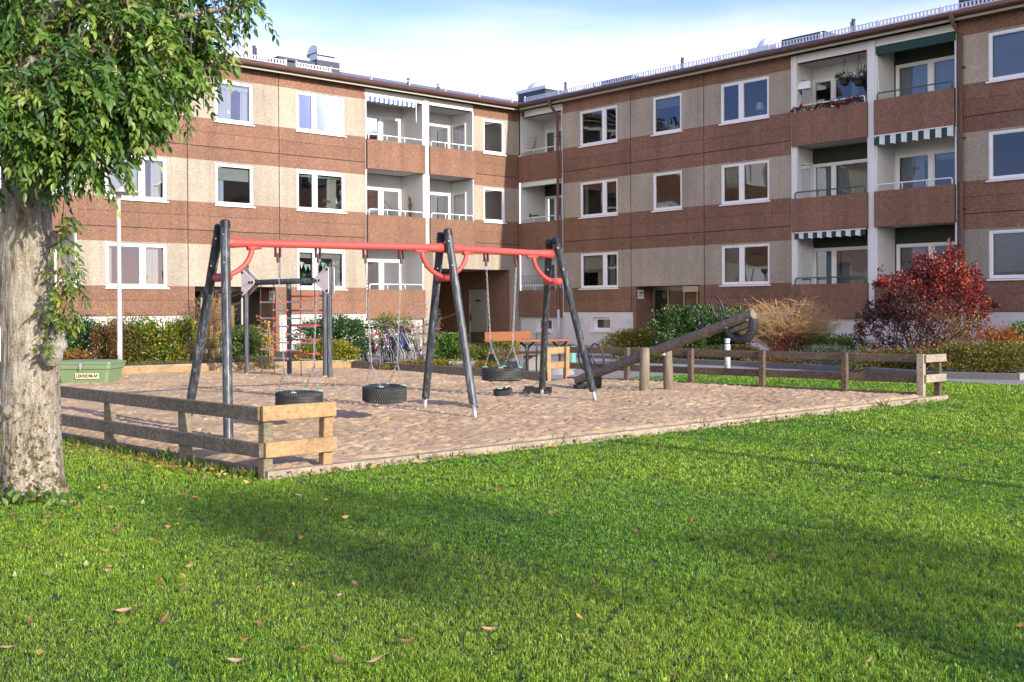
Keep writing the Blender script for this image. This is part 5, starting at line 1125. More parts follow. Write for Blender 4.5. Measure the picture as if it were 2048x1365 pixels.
# ---------------------------------------------------------------- bicycles in their racks
def bicycle(frame_mat, label, p, rz, lean, basket=None, childseat=False):
    o = root('bicycle', label, 'bicycle', (p[0], p[1], 0), rz, 'bicycles parked in the rack'); o.rotation_euler = (lean, 0, rz)
    for x in (-0.52, 0.52):
        b = MB(); b.tube([(x + 0.33 * math.cos(a), 0, 0.34 + 0.33 * math.sin(a)) for a in np.linspace(0, 2 * math.pi, 36, endpoint=False)], 0.025, 8, closed=True); wv = b.build('wheel', 'rubber', o, smooth=True)
        b = MB(); b.tube([(x + 0.305 * math.cos(a), 0, 0.34 + 0.305 * math.sin(a)) for a in np.linspace(0, 2 * math.pi, 30, endpoint=False)], 0.01, 6, closed=True)
        b.build('rim', 'dull_steel', wv)
        b = MB()
        for a in np.linspace(0, 2 * math.pi, 14, endpoint=False): b.tube([(x, 0.02, 0.34), (x + 0.3 * math.cos(a), 0, 0.34 + 0.3 * math.sin(a))], 0.0025, 3)
        b.tube([(x, -0.04, 0.34), (x, 0.04, 0.34)], 0.02, 8); b.build('spokes', 'dull_steel', wv)
        b = MB(); b.tube([(x + 0.36 * math.cos(a), 0, 0.34 + 0.36 * math.sin(a)) for a in np.linspace(0.5, 2.7, 12)], 0.014, 6); b.build('mudguard', 'bike_black', o)
    b = MB(); bb, st_, hd = (-0.08, 0, 0.3), (-0.22, 0, 0.78), (0.36, 0, 0.84)
    for a, c, r_ in ((bb, st_, .017), (bb, hd, .02), (st_, (0.34, 0, 0.78), .016), (st_, (-0.52, 0, 0.34), .011), (bb, (-0.52, 0, 0.34), .012), (hd, (0.38, 0, 0.70), .022), ((0.38, 0, 0.7), (0.52, 0.03, 0.34), .014), ((0.38, 0, 0.7), (0.52, -0.03, 0.34), .014)): b.tube([a, c], r_ * 1.45, 8)
    b.tube([(-0.3, 0, 0.75), (-0.72, 0, 0.74)], 0.01, 6); b.tube([(-0.65, 0.05, 0.74), (-0.52, 0.05, 0.34)], 0.007, 6); b.build('frame', frame_mat, o, smooth=True)
    b = MB(); b.tube([(0.34, 0, 0.84), (0.31, 0, 1.03)], 0.013, 8); b.tube([(0.12, -0.28, 1.03), (0.25, -0.24, 1.06), (0.34, -0.08, 1.05), (0.34, 0.08, 1.05), (0.25, 0.24, 1.06), (0.12, 0.28, 1.03)], 0.012, 8); hb = b.build('handlebar', 'dull_steel', o, smooth=True)
    b = MB()
    for y in (-0.28, 0.28): b.tube([(0.12, y, 1.03), (0.0, y * 1.03, 1.01)], 0.018, 8)
    b.build('grip', 'black_plastic', hb)
    b = MB(); b.tube([(-0.22, 0, 0.78), (-0.25, 0, 0.93)], 0.013, 8); b.add([(-0.4, -0.09, 0.95), (-0.4, 0.09, 0.95), (-0.2, 0.05, 0.95), (-0.06, 0.015, 0.94), (-0.06, -0.015, 0.94), (-0.2, -0.05, 0.95), (-0.4, -0.09, 1.0), (-0.4, 0.09, 1.0), (-0.2, 0.05, 0.985), (-0.06, 0.015, 0.97), (-0.06, -0.015, 0.97), (-0.2, -0.05, 0.985)], [(6, 7, 8, 11), (8, 9, 10, 11), (0, 5, 2, 1), (2, 5, 4, 3), (0, 1, 7, 6), (1, 2, 8, 7), (2, 3, 9, 8), (3, 4, 10, 9), (4, 5, 11, 10), (5, 0, 6, 11)]); b.build('saddle', 'black_plastic', o)
    b = MB(); b.lathe([(0.0, -0.01), (0.09, -0.01), (0.09, 0.01), (0.0, 0.01)], 20, (-0.08, 0.045, 0.3), axis='y'); b.tube([(-0.08, 0.05, 0.3), (0.05, 0.07, 0.2)], 0.01, 6); b.tube([(-0.08, -0.05, 0.3), (-0.2, -0.07, 0.4)], 0.01, 6); b.build('crank', 'steel', o)
    if basket:
        b = MB(); b.lathe([(0.11, 0.0), (0.17, 0.24), (0.16, 0.24), (0.1, 0.012), (0, 0.01)], 14, (0.52, 0, 0.78)); b.build('basket', basket, o)
    if childseat:
        b = MB(); b.box(-0.66, -0.36, -0.14, 0.14, 0.78, 0.83); b.box(-0.7, -0.64, -0.14, 0.14, 0.78, 1.2); b.box(-0.64, -0.4, -0.16, -0.13, 0.8, 1.0); b.box(-0.64, -0.4, 0.13, 0.16, 0.8, 1.0); b.build('child_seat', 'black_plastic', o)
bk = [(705, 'bike_blue', 'dark blue bicycle nearest the climbing frame, wheel turned outwards', 1.0, None, False), (728, 'bike_black', 'black bicycle carrying a dark child seat in the rack', 1.25, None, True), (752, 'bike_red', 'red bicycle standing out in the middle of the rack', 1.3, None, False),
      (778, 'bike_silver', 'silver grey bicycle right of the red one', 1.3, None, False), (800, 'bike_blue', 'dark bicycle with wicker basket close to the bare shrub', 1.35, 'wicker', False), (846, 'bike_black', 'black bicycle half hidden behind the bare shrub and swing leg', 0.5, None, False)]
for i, (px, m, lb, a, bs, cs) in enumerate(bk):
    p = at(px, 727, 29.3 + 0.12 * i); bicycle(m, lb, p, a + 0.35 * math.sin(i * 2.3), R((-1) ** i * 5), bs, cs)
br = root('bicycle_rack', 'row of slanting galvanised rack bars between the bicycles', 'bike rack', tuple(at(760, 727, 28.6) * np.array([1, 1, 0])), 0.05)
for i in range(9):
    x = -1.15 + i * 0.29; b = MB()
    for k in (0, 0.07): b.tube([(x + k, 0, 0.02), (x + k - 0.02, 0.05, 0.3), (x + k - 0.3, 0.3, 0.82), (x + k - 0.33, 0.33, 0.8)], 0.013, 6)
    b.build('bar', 'galvanised', br)
b = MB(); b.box(-1.3, 1.5, -0.05, 0.0, 0.0, 0.05); b.box(-1.5, 1.2, 0.4, 0.45, 0.0, 0.05); b.build('base_rail', 'galvanised', br)
# ---------------------------------------------------------------- the ash tree on the left
TD = 8.93; T0 = V2(G(66, 990))
tree = root('deciduous_tree', 'big mottled-bark tree with drooping green leaves beside the near fence', 'tree', tuple(T0))
def tpx(x, y, Y=TD): return Vector(at(x, y, Y)) - T0
def trunk_skin(b, pts, seg=150, wob=0.035, flare=None):
    """rings of the trunk with buttress lobes and knobs"""
    vs = []; n = len(pts)
    P = [Vector(p[0]) for p in pts]; rad = [p[1] for p in pts]; ph = rng.uniform(0, 6.28, 6)
    fine = []; 
    for i in range(n - 1):
        for t in np.linspace(0, 1, 14, endpoint=False): fine.append((P[i].lerp(P[i + 1], t), rad[i] * (1 - t) + rad[i + 1] * t))
    fine.append((P[-1], rad[-1])); 
    for i, (p, r_) in enumerate(fine):
        d = (fine[min(i + 1, len(fine) - 1)][0] - fine[max(i - 1, 0)][0]).normalized(); u = Vector((1, 0, 0)); u = (u - d * u.dot(d)).normalized(); v = d.cross(u)
        for k in range(seg):
            a = 2 * math.pi * k / seg; z = p.z
            q = 1 + wob * (math.sin(3 * a + ph[0] + z * 0.8) + 0.6 * math.sin(5 * a + ph[1] - z * 1.3) + 0.4 * math.sin(9 * a + ph[2] + z * 2))
            rg = abs(math.sin(a * 19 + 1.3 * math.sin(z * 4 + a * 2) + 0.8 * math.sin(z * 11 + a * 5))); q += 0.028 * (rg ** 0.6) * (0.6 + 0.4 * math.sin(z * 9 + 4 * math.sin(a * 7))) + rng.normal() * 0.004
            if flare: q += flare * math.exp(-max(z, 0) / 0.16) * (0.55 + 0.45 * math.sin(4 * a + ph[3]))
            vs.append(p + (u * math.cos(a) + v * math.sin(a)) * r_ * q)
    m = len(fine); b.add(vs, [(i * seg + k, i * seg + (k + 1) % seg, (i + 1) * seg + (k + 1) % seg, (i + 1) * seg + k) for i in range(m - 1) for k in range(seg)])
k_ = TD / FPX
b = MB()
trunk_skin(b, [(tpx(66, 1004), 56 * k_), (tpx(66, 960), 56 * k_), (tpx(65, 900), 54.5 * k_), (tpx(64, 800), 53.5 * k_), (tpx(63, 690), 52 * k_), (tpx(57, 560), 49 * k_), (tpx(54, 450), 46 * k_), (tpx(53, 340), 44 * k_), (tpx(68, 220), 40 * k_), (tpx(100, 70), 33 * k_), (tpx(120, -80), 28 * k_), (tpx(130, -330), 20 * k_), (tpx(120, -700), 9 * k_)], flare=0.42)
tk = b.build('trunk', 'bark', tree, smooth=True)
b = MB()
for pts in ([(tpx(60, 330), .1), (tpx(130, 240, 8.8), .085), (tpx(235, 85, 8.6), .065), (tpx(330, -60, 8.4), .045), (tpx(470, -200, 8.2), .02)], [(tpx(55, 300), .09), (tpx(-40, 160, 9.2), .07), (tpx(-160, -40, 9.6), .04)], [(tpx(95, 100), .07), (tpx(60, 0, 9.6), .06), (tpx(0, -150, 10.3), .03)],
            [(tpx(235, 85, 8.6), .045), (tpx(330, 40, 8.8), .03), (tpx(430, 20, 9.0), .018), (tpx(500, 15, 9.1), .008)], [(tpx(100, 120, 8.9), .05), (tpx(60, 120, 8.2), .03), (tpx(20, 180, 7.8), .012)], [(tpx(130, 230, 8.8), .04), (tpx(200, 200, 8.5), .025), (tpx(300, 220, 8.3), .012)]):
    b.tube([p[0] for p in pts], [p[1] for p in pts], 12)
b.build('limb', 'bark', tree, smooth=True)
# knobs and the burr that carries the sucker shoots
b = MB()
for (x, y, Y, r_) in ((112, 690, 8.75, .085), (104, 712, 8.72, .08), (117, 668, 8.8, .06), (18, 822, 8.7, .05)):
    c = tpx(x, y, Y); b.lathe([(0.001, r_)] + [(r_ * math.sin(t) * (1 + .1 * math.sin(5 * t)), r_ * math.cos(t) * 1.15) for t in np.linspace(0.25, 2.9, 8)] + [(0.001, -r_)], 14, tuple(c))
b.build('burr', 'bark', tree, smooth=True)
LV, LF, LC = [], [], []; nv_ = [0]
def leaf6(c, axv, size, aspect, col, droop=0.18):
    n = len(c); axv = unit(axv); rnd = unit(rng.normal(size=(n, 3)) + np.array([0, 0, 1.2])); side = unit(np.cross(axv, rnd)); nor = np.cross(side, axv); L = size[:, None]; W = L * aspect * 0.5
    V = np.stack([c, c + axv * L * .3 + side * W * .85 + nor * W * .3, c + axv * L * .3 - side * W * .85 + nor * W * .3, c + axv * L * .66 + side * W * .7 - nor * L * droop * .4 + nor * W * .25, c + axv * L * .66 - side * W * .7 - nor * L * droop * .4 + nor * W * .25, c + axv * L - nor * L * droop], 1)
    V = np.concatenate([V, (c + axv * L * .33)[:, None], (c + axv * L * .66 - nor * L * droop * .4)[:, None]], 1).reshape(-1, 3)
    T = np.array([[0, 6, 1], [0, 2, 6], [1, 6, 7], [1, 7, 3], [2, 7, 6], [2, 4, 7], [3, 7, 5], [4, 5, 7]])
    F = (np.arange(n) * 8)[:, None, None] + T[None]; return V, F.reshape(-1, 3), np.repeat(col, 8, 0)
def compound(starts, dirs, cols, rach=0.235, lsize=0.08):
    """pinnate leaves: drooping stalk with leaflet pairs"""
    n = len(starts); d = unit(dirs); side = unit(np.cross(d, rng.normal(size=(n, 3)) * 0.4 + np.array([0, 0, 1.0]))); R_ = rach * rng.uniform(.7, 1.25, (n, 1))
    C, A, S, K = [], [], [], []
    for j, t in enumerate((.28, .45, .62, .78, .92)):
        p = starts + d * R_ * t + np.array([0, 0, -1.0]) * R_ * 0.55 * t * t
        for s_ in (1, -1):
            C.append(p); A.append(side * s_ * .8 + d * .55 + np.array([0, 0, -.35 - .25 * t]) + rng.normal(size=(n, 3)) * .16); S.append(lsize * rng.uniform(.75, 1.15, n) * (1.05 - .25 * abs(t - .6))); K.append(cols)
    C.append(starts + d * R_ + np.array([0, 0, -.55]) * R_); A.append(d * .6 + np.array([0, 0, -.8]) + rng.normal(size=(n, 3)) * .1); S.append(lsize * rng.uniform(.9, 1.2, n)); K.append(cols)
    C, A, S, K = np.concatenate(C), np.concatenate(A), np.concatenate(S), np.concatenate(K)
    return leaf6(C, A, S, 0.42, np.clip(K * (1 + rng.normal(size=(len(K), 1)) * .14), .004, .8))
blobs = [(60, 110, 8.5, .75, .8, .55), (170, 70, 8.5, .75, .8, .5), (290, 60, 8.7, .6, .7, .42), (390, 40, 9.0, .42, .5, .3), (110, 190, 8.2, .6, .5, .4), (220, 190, 8.4, .5, .5, .34), (320, 150, 8.7, .42, .45, .32), (400, 105, 8.9, .26, .3, .24), (30, 250, 8.1, .42, .4, .3), (130, 270, 8.2, .4, .4, .28), (225, 262, 8.4, .3, .35, .22), (190, 320, 8.5, .2, .25, .16), (130, 335, 8.3, .22, .25, .2), (460, 10, 9.1, .25, .3, .16),
         (-120, 120, 8.6, .8, .9, .7), (-60, 260, 8.3, .5, .5, .4), (0, 0, 9.6, 1.0, .8, .6), (120, -130, 8.9, 1.3, 1.3, .6), (350, -110, 8.8, .9, 1.0, .5), (-180, -150, 9.2, 1.2, 1.3, .9), (100, -380, 9.0, 1.6, 1.6, .9), (430, -260, 8.8, .8, .9, .6), (100, -640, 9.0, 1.1, 1.1, .8)]
St, Di, Co = [], [], []
gcol = np.array([(0.045, 0.1, 0.018), (0.075, 0.16, 0.026), (0.12, 0.22, 0.034), (0.18, 0.27, 0.045), (0.26, 0.32, 0.08), (0.055, 0.12, 0.035)])
for (x, y, Y, rx, ry, rz) in blobs:
    x = 150 + (x - 150) * .68 if x > 150 else x; y = y - 42 if y > 230 else y - 12; rx = rx * .85
    c = np.array(tpx(x, y, Y)); vol = rx * ry * rz; m = int(235 * (rx * rz + rx * ry + ry * rz)) if y > -60 else int(110 * (rx * rz + rx * ry + ry * rz)); kcl = max(6, m // 14)
    cd = unit(rng.normal(size=(kcl, 3))) * rng.uniform(.35, 1.0, (kcl, 1)) ** .5; ix = rng.integers(0, kcl, m); p = cd[ix] + rng.normal(size=(m, 3)) * .13
    St.append(c + p * np.array([rx, ry, rz])); Di.append(unit(p) * .6 + rng.normal(size=(m, 3)) * .5 + np.array([0.1, -.1, -.25])); cc = rng.integers(0, len(gcol), kcl)
    ii = np.where(rng.random(m) < .4, rng.integers(0, len(gcol), m), cc[ix]); colr = gcol[ii]
    if (x, y) in ((290, 60), (220, 190), (30, 250)): q = rng.random(m) < .16; colr[q] = (0.36, 0.34, 0.03)
    Co.append(colr)
# hanging shoots that break the outline
tips = [(470, 15, 9.1, .3, -.05), (500, 20, 9.1, .3, -.25), (440, 80, 9.0, .15, -.5), (420, 125, 8.9, .12, -.5), (380, 160, 8.8, .1, -.5), (345, 215, 8.6, .05, -.5), (300, 235, 8.5, .05, -.55), (255, 275, 8.4, .05, -.5), (215, 325, 8.4, .02, -.5), (180, 335, 8.3, 0, -.5), (150, 350, 8.3, 0, -.55), (120, 360, 8.25, 0, -.55), (60, 290, 8.0, 0, -.4), (400, 170, 8.8, .1, -.4), (445, 55, 9.0, .3, -.3), (275, 255, 8.4, .1, -.4)]
for (x, y, Y, dx, dz) in tips:
    x = x - 48 if x > 200 else x; y = y - 30 if y > 200 else y
    c = np.array(tpx(x, y - 40, Y)); m = 16; t = np.linspace(0, 1, m)[:, None]; d = np.array([dx + .05, -.1, dz * .55])
    St.append(c + d * t * .75 + rng.normal(size=(m, 3)) * .05); Di.append(np.array([dx, 0, -.25]) + rng.normal(size=(m, 3)) * .7); Co.append(gcol[rng.integers(0, 6, m)])
St, Di, Co = np.concatenate(St), np.concatenate(Di), np.concatenate(Co)
q_ = St + np.array(T0); px_ = 1024 + FPX * q_[:, 0] / q_[:, 1]; py_ = 617 - FPX * (q_[:, 2] - 1.5) / q_[:, 1]; keep = ~((px_ > 62) & (px_ < 150) & (py_ > -10) & (py_ < 95) & (q_[:, 1] < 8.95) & (rng.random(len(St)) < .85)); St, Di, Co = St[keep], Di[keep], Co[keep]
V, F, C = compound(St, Di, Co); raw_mesh('crown', V, F, 'leaf', C, tree)
b = MB()
for i in range(0, len(St), 4): p = Vector(St[i]); q = p - Vector(Di[i]).normalized() * 0.3 + Vector((0, 0, .1)); b.tube([q, p], 0.0045, 3, caps=False)
b.build('twigs', 'twig_brown', tree)
# sucker shoots on the burr, leaves hugging the bark
b = MB(); St, Di = [], []
for pts in ([(112, 680, 8.75), (116, 600, 8.7), (114, 520, 8.68), (120, 440, 8.66)], [(120, 655, 8.78), (133, 600, 8.72), (138, 540, 8.7), (132, 470, 8.66)], [(118, 660, 8.75), (126, 570, 8.7), (122, 480, 8.66), (128, 400, 8.6)]):
    P = [tpx(*q) for q in pts]; b.tube(P, [.011, .008, .006, .003], 6)
    for i in range(len(P) - 1):
        for t in np.linspace(0.2, 1, 5): St.append(np.array(P[i].lerp(P[i + 1], t))); Di.append(rng.normal(size=3) * .8 + np.array([.5, -.3, -.1]))
for x, y in ((100, 575), (104, 590), (100, 620), (108, 640), (96, 700), (150, 545), (160, 548), (100, 690)):
    for q in range(2): St.append(np.array(tpx(x, y, 8.66))); Di.append(rng.normal(size=3) + np.array([.1, -.5, 0]))
b.build('sucker_shoot', 'twig_straw', tree, smooth=True); St, Di = np.array(St), np.array(Di)
V, F, C = compound(St, Di, np.array([(0.1, .17, .024), (.06, .12, .02), (.22, .25, .035), (.13, .19, .03)])[rng.integers(0, 4, len(St))], .15, .06); raw_mesh('sucker_leaves', V, F, 'leaf', C, tree)

# ---------------------------------------------------------------- shrubs
def shrub(label, x0, x1, yt, Y, cols, leaf, n, name='shrub', asp=0.5, nb=5, mat='leaf', depth=1.0, stems='twig_brown', zlift=0.0, jit=0.2, clus=30, spread=.17, up=.3, mixp=.35):
    xm = (x0 + x1) / 2; c = at(xm, 700, Y); W = (x1 - x0) * Y / FPX; H = at(xm, yt, Y)[2]; o = root(name, label, 'shrub', (c[0], c[1], 0), 0, 'shrubs in the planting beds')
    n = int(n * 2.9); bl = [(0, 0, H * .48 + zlift, W * .42, W * .4 * depth, H * .5)]
    for i in range(nb):
        f = (i + .5) / nb - .5; bl.append((f * W * .78, rng.normal() * W * .1 * depth, H * rng.uniform(.4, .62) + zlift, W * rng.uniform(.18, .28), W * .25 * depth, H * rng.uniform(.3, .4))); bl.append((f * W * .85, -W * .12 * depth, H * .22, W * .2, W * .25 * depth, H * .26))
    V, F, C = cloud(bl, n, leaf, asp, cols, clus, spread, up, jit, mixp); k = V[:, 2].max(); V[:, 2] = np.where(V[:, 2] > H * 1.04, H * 1.04 - rng.random(len(V)) * .06, V[:, 2]); raw_mesh('foliage', V, F, mat, C, o)
    b = MB()
    for i in range(9):
        a = rng.uniform(0, 6.28); e = Vector((math.cos(a) * W * .35, math.sin(a) * W * .3 * depth, H * rng.uniform(.5, .85))); b.tube([(e.x * .1, e.y * .1, 0), (e.x * .5, e.y * .5, e.z * .55), e], [.018, .012, .005], 5)
    b.build('stems', stems, o); return o
def twiggy(label, x0, x1, yt, Y, mat, n, name='twiggy_shrub', r_=.006, leaf=None, droop=.2, flat=.6):
    xm = (x0 + x1) / 2; c = at(xm, 700, Y); W = (x1 - x0) * Y / FPX; H = at(xm, yt, Y)[2]; o = root(name, label, 'shrub', (c[0], c[1], 0), 0, 'shrubs in the planting beds'); b = MB(); E = []
    for i in range(n):
        a = rng.uniform(0, 6.28); f = rng.uniform(.1, 1) ** .5; e = Vector((math.cos(a) * W * .58 * f, math.sin(a) * W * .45 * f, H * (1 - .4 * f * f) * rng.uniform(.7, 1.03))); m_ = Vector((e.x * .3, e.y * .3, e.z * flat)) + Vector(rng.normal(size=3) * .05)
        pts = [Vector((e.x * .05, e.y * .05, 0)), m_, m_.lerp(e, .6) + Vector(rng.normal(size=3) * .05), e]; b.tube(pts, [r_ * 2.2, r_ * 1.4, r_, r_ * .5], 4, caps=False)
        for s_ in range(7):
            t = rng.uniform(.1, .98); p = m_.lerp(e, t); q = p + Vector((rng.normal() * .2, rng.normal() * .2, rng.uniform(-.04, .24))); b.tube([p, p.lerp(q, .5) + Vector(rng.normal(size=3) * .02), q], [r_ * .7, r_ * .55, r_ * .35], 3, caps=False); E.append(np.array(q)); E.append(np.array(p))
    b.build('branches', mat, o)
    if leaf:
        cols, size, m = leaf; E = np.array(E); ix = rng.integers(0, len(E), m); V, F, C = leaf_geo(E[ix] + rng.normal(size=(m, 3)) * .05, rng.normal(size=(m, 3)) + np.array([0, 0, .4]), size * rng.uniform(.6, 1.3, m), .55, pal(m, cols)); raw_mesh('foliage', V, F, 'leaf', C, o)
    return o
DG = [(0.02, .05, .012), (.035, .085, .018), (.06, .13, .025)]; YG = [(.1, .17, .02), (.16, .22, .025), (.26, .26, .03), (.32, .24, .03), (.07, .13, .02)]
BR = [(.13, .06, .025), (.19, .09, .03), (.09, .08, .025), (.24, .15, .04)]; OR = [(.3, .12, .02), (.36, .2, .03), (.2, .16, .03), (.12, .15, .03)]
RD = [(.2, .018, .02), (.31, .032, .025), (.1, .012, .02), (.42, .075, .035), (.06, .014, .024)]; RO = [(.3, .07, .03), (.22, .12, .05), (.3, .2, .1), (.14, .03, .025), (.12, .1, .04)]; PU = [(.03, .012, .02), (.05, .018, .025), (.045, .03, .02), (.08, .02, .025)]
shrub('dark green laurel shrub behind the green storage box', 70, 205, 632, 26.6, DG + [(.08, .16, .03)], .085, 2600, asp=.38, mat='leaf_glossy')
shrub('reddish brown shrub just left of the lamp post foot', 185, 262, 640, 26.0, BR, .05, 2400)
shrub('fading brown and yellow shrub right of the lamp post', 245, 300, 650, 26.0, BR + YG[:2], .055, 1800)
shrub('yellow-green rhododendron shrub left of the front swing leg', 278, 392, 636, 26.2, YG, .085, 3200, asp=.36, mat='leaf_glossy')
shrub('tall green shrub at the plinth behind the lamp post', 215, 300, 628, 28.3, DG + YG[:2], .07, 1600, asp=.4)
twiggy('red-brown bare twiggy shrub behind the front swing leg', 345, 440, 588, 28.5, 'twig_brown', 80, leaf=([(.2, .06, .04), (.26, .1, .06)], .045, 500))
twiggy('straw coloured arching grassy shrub beside entrance 31', 385, 470, 570, 29.5, 'twig_straw', 70, r_=.005)
twiggy('bare arching twigs in front of the white plinth at left', 190, 260, 590, 29.0, 'twig_straw', 26, r_=.005)
shrub('pale feathery plant under the front swing leg', 375, 440, 672, 25.9, [(.24, .18, .09), (.2, .2, .08), (.3, .22, .1)], .06, 1200, asp=.25)
shrub('olive green shrub behind the rope net', 440, 545, 652, 26.8, [(.05, .09, .02), (.08, .13, .025), (.12, .17, .03)], .07, 2600, asp=.4, mat='leaf_glossy')
twiggy('thin sapling with a tuft of orange leaves behind the net', 528, 560, 640, 25.7, 'twig_straw', 4, name='sapling', r_=.007, leaf=([(.5, .22, .02), (.55, .32, .03)], .09, 70))
shrub('dark green shrub behind the red climbing bars', 590, 735, 632, 28.2, DG + [(.05, .11, .03)], .08, 3200, asp=.36, mat='leaf_glossy')
shrub('low yellow shrub in front of the dark one by the red bars', 592, 715, 680, 26.6, YG + [(.4, .3, .03)], .06, 2400, depth=.6)
shrub('low heathery edging plants along the yellow boards', 400, 560, 712, 25.5, [(.12, .13, .06), (.18, .16, .08), (.1, .12, .04), (.2, .12, .05)], .04, 2400, name='ground_plants', depth=.3, asp=.3)
shrub('low grey-green plants beside the lamp post foot', 255, 400, 722, 25.4, [(.14, .15, .07), (.2, .18, .09), (.26, .16, .03)], .04, 1800, name='ground_plants', depth=.25, asp=.3)
shrub('green and orange shrub behind the bicycles', 735, 832, 626, 32.5, OR[1:] + [(.1, .17, .03), (.16, .22, .04), (.06, .11, .02)], .06, 1900, clus=24)
twiggy('bare grey twiggy shrub beside the bicycles', 800, 884, 590, 27.6, 'twig_grey', 26, r_=.006, flat=.5, leaf=([(.3, .12, .06), (.35, .2, .08)], .035, 160))
shrub('bright green shrub between the middle swing legs', 868, 930, 667, 26.4, [(.1, .2, .03), (.15, .26, .04), (.06, .13, .02)], .07, 1700, asp=.42)
shrub('yellow-green low shrub beside the bench', 918, 1000, 688, 26.0, [(.18, .21, .03), (.24, .24, .04), (.1, .15, .02)], .045, 2200, depth=.6)
shrub('small yellow shrub behind the bench back', 970, 1045, 672, 28.0, [(.24, .24, .03), (.3, .24, .03), (.12, .16, .02)], .045, 1300, depth=.6)
shrub('orange tinted ground cover along the dark sleepers', 770, 990, 719, 25.2, OR + [(.16, .2, .03)], .04, 3000, name='ground_plants', depth=.3, nb=9)
# right-hand bed
shrub('yellow and orange mottled shrub under entrance 29', 1205, 1335, 658, 31.5, YG + OR[:2] + [(.05, .06, .02)], .06, 2800)
shrub('large glossy dark laurel behind the seesaw log', 1318, 1505, 612, 30.0, DG + [(.1, .18, .04)], .095, 4600, asp=.42, mat='leaf_glossy', nb=7, depth=.6)
twiggy('broad straw coloured twiggy shrub behind the raised seesaw end', 1478, 1668, 588, 29.0, 'twig_straw', 420, r_=.006, flat=.42, leaf=([(.38, .2, .06), (.44, .3, .12), (.36, .16, .07), (.5, .34, .15)], .04, 3600))
shrub('crimson leaved low shrub under the straw coloured one', 1545, 1635, 655, 28.2, [(.15, .014, .022), (.1, .012, .02), (.22, .03, .03), (.12, .05, .03)], .05, 520, clus=14)
shrub('yellow-green shrub left of the red smoke bush', 1590, 1735, 668, 28.4, YG[:3] + DG[1:], .055, 2600)
shrub('grey-green spiky shrub behind the rear fence', 1585, 1720, 690, 25.4, [(.09, .11, .09), (.12, .15, .1), (.06, .09, .05)], .07, 1700, asp=.2, depth=.6)
def smoke_bush():
    Y = 27.0; xm = 1835; c = at(xm, 700, Y); o = root('smoke_bush', 'tall flame red and purple leaved bush in front of the shaded wing', 'shrub', (c[0], c[1], 0), 0, 'shrubs in the planting beds')
    P = lambda x, y, dy=0.0: np.array(at(x, y, Y + dy)) - np.array([c[0], c[1], 0])
    red = [(1895, 600, 62, 85), (1850, 590, 50, 75), (1935, 610, 42, 60), (1875, 560, 22, 45), (1898, 535, 14, 40), (1840, 560, 20, 42), (1930, 570, 20, 40), (1912, 510, 9, 20), (1800, 590, 40, 45), (1770, 580, 25, 25), (1950, 560, 14, 20), (1975, 620, 14, 14), (1840, 530, 12, 22)]
    dark = [(1770, 660, 60, 60), (1820, 680, 60, 70), (1730, 650, 26, 28), (1752, 620, 24, 26), (1740, 680, 40, 45), (1800, 640, 55, 60)]
    mixd = [(1850, 715, 60, 34), (1905, 728, 62, 28), (1795, 722, 55, 30), (1750, 715, 40, 26), (1880, 670, 75, 60), (1930, 660, 50, 50), (1900, 700, 60, 45), (1955, 650, 24, 30)]
    k = Y / FPX
    for nm, L, cols, n in (('red_foliage', red, RD, 6200), ('purple_foliage', dark, PU, 4200), ('orange_foliage', mixd, RO, 4200)):
        if nm[0] == 'r':
            SH_ = [(1898, 600, 1900, 500), (1872, 600, 1868, 515), (1842, 610, 1832, 525), (1915, 600, 1922, 530), (1935, 610, 1948, 545), (1815, 620, 1800, 560), (1785, 620, 1762, 555), (1955, 640, 1978, 610), (1885, 600, 1884, 540), (1855, 600, 1850, 545)]
            for xa, ya, xb, yb in SH_:
                t = rng.random(220)[:, None] * 1.12; a_, b_ = P(xa, ya + 30), P(xb, yb - 4); q = a_ + (b_ - a_) * t + rng.normal(size=(220, 3)) * .12 * (1.15 - .75 * t); V, F, C = leaf_geo(q, rng.normal(size=(220, 3)) * .7 + np.array([0, 0, .7]), .075 * rng.uniform(.7, 1.2, 220), .62, pal(220, RD, .25)); raw_mesh('shoot', V, F, 'leaf', C, o)
        bl = [(*P(x, y, rng.normal() * .3), rx * k * .84, max(rx * k, .5), ry * k * .9) for x, y, rx, ry in L]; V, F, C = cloud(bl, int(n * .85), .075, .62, cols, 26, .15, .45, .25, .3); raw_mesh('foliage', V, F, 'leaf', C, o).name = 'foliage'
    b = MB()
    for x, y, rx, ry in red + dark + mixd: e = Vector(P(x, y)); b.tube([(rng.normal() * .1, rng.normal() * .1, 0), (e.x * .5, e.y * .5, e.z * .5), e], [.025, .017, .006], 5)
    b.build('stems', 'twig_brown', o)
smoke_bush()
shrub('wide golden green hedge-like shrub at the kerb corner', 1872, 2110, 684, 22.9, [(.16, .16, .03), (.22, .19, .035), (.1, .13, .025), (.28, .2, .04), (.06, .08, .02)], .045, 7000, depth=.35, nb=9)
shrub('orange red shrub above the golden hedge', 1960, 2045, 652, 27.5, [(.4, .12, .03), (.45, .2, .03), (.3, .05, .04), (.2, .16, .05)], .055, 1300)
shrub('bright green laurel at the far end of the right bed', 2005, 2110, 645, 28.5, [(.09, .18, .03), (.14, .25, .05), (.05, .1, .02)], .09, 1500, asp=.4, mat='leaf_glossy')
shrub('low brown and green shrub behind the long fence', 1230, 1420, 694, 28.6, BR[2:] + DG[1:] + [(.1, .1, .03)], .05, 2600, depth=.4, nb=8)
shrub('low dark shrub left of the bollard light', 1395, 1525, 690, 28.0, DG + BR[:2], .05, 2200, depth=.4, nb=7)
shrub('rust and green low shrub at the end of the long fence', 1700, 1890, 698, 23.9, RO[:2] + YG[:2] + [(.08, .1, .02), (.05, .05, .02)], .045, 3600, depth=.35, nb=9)
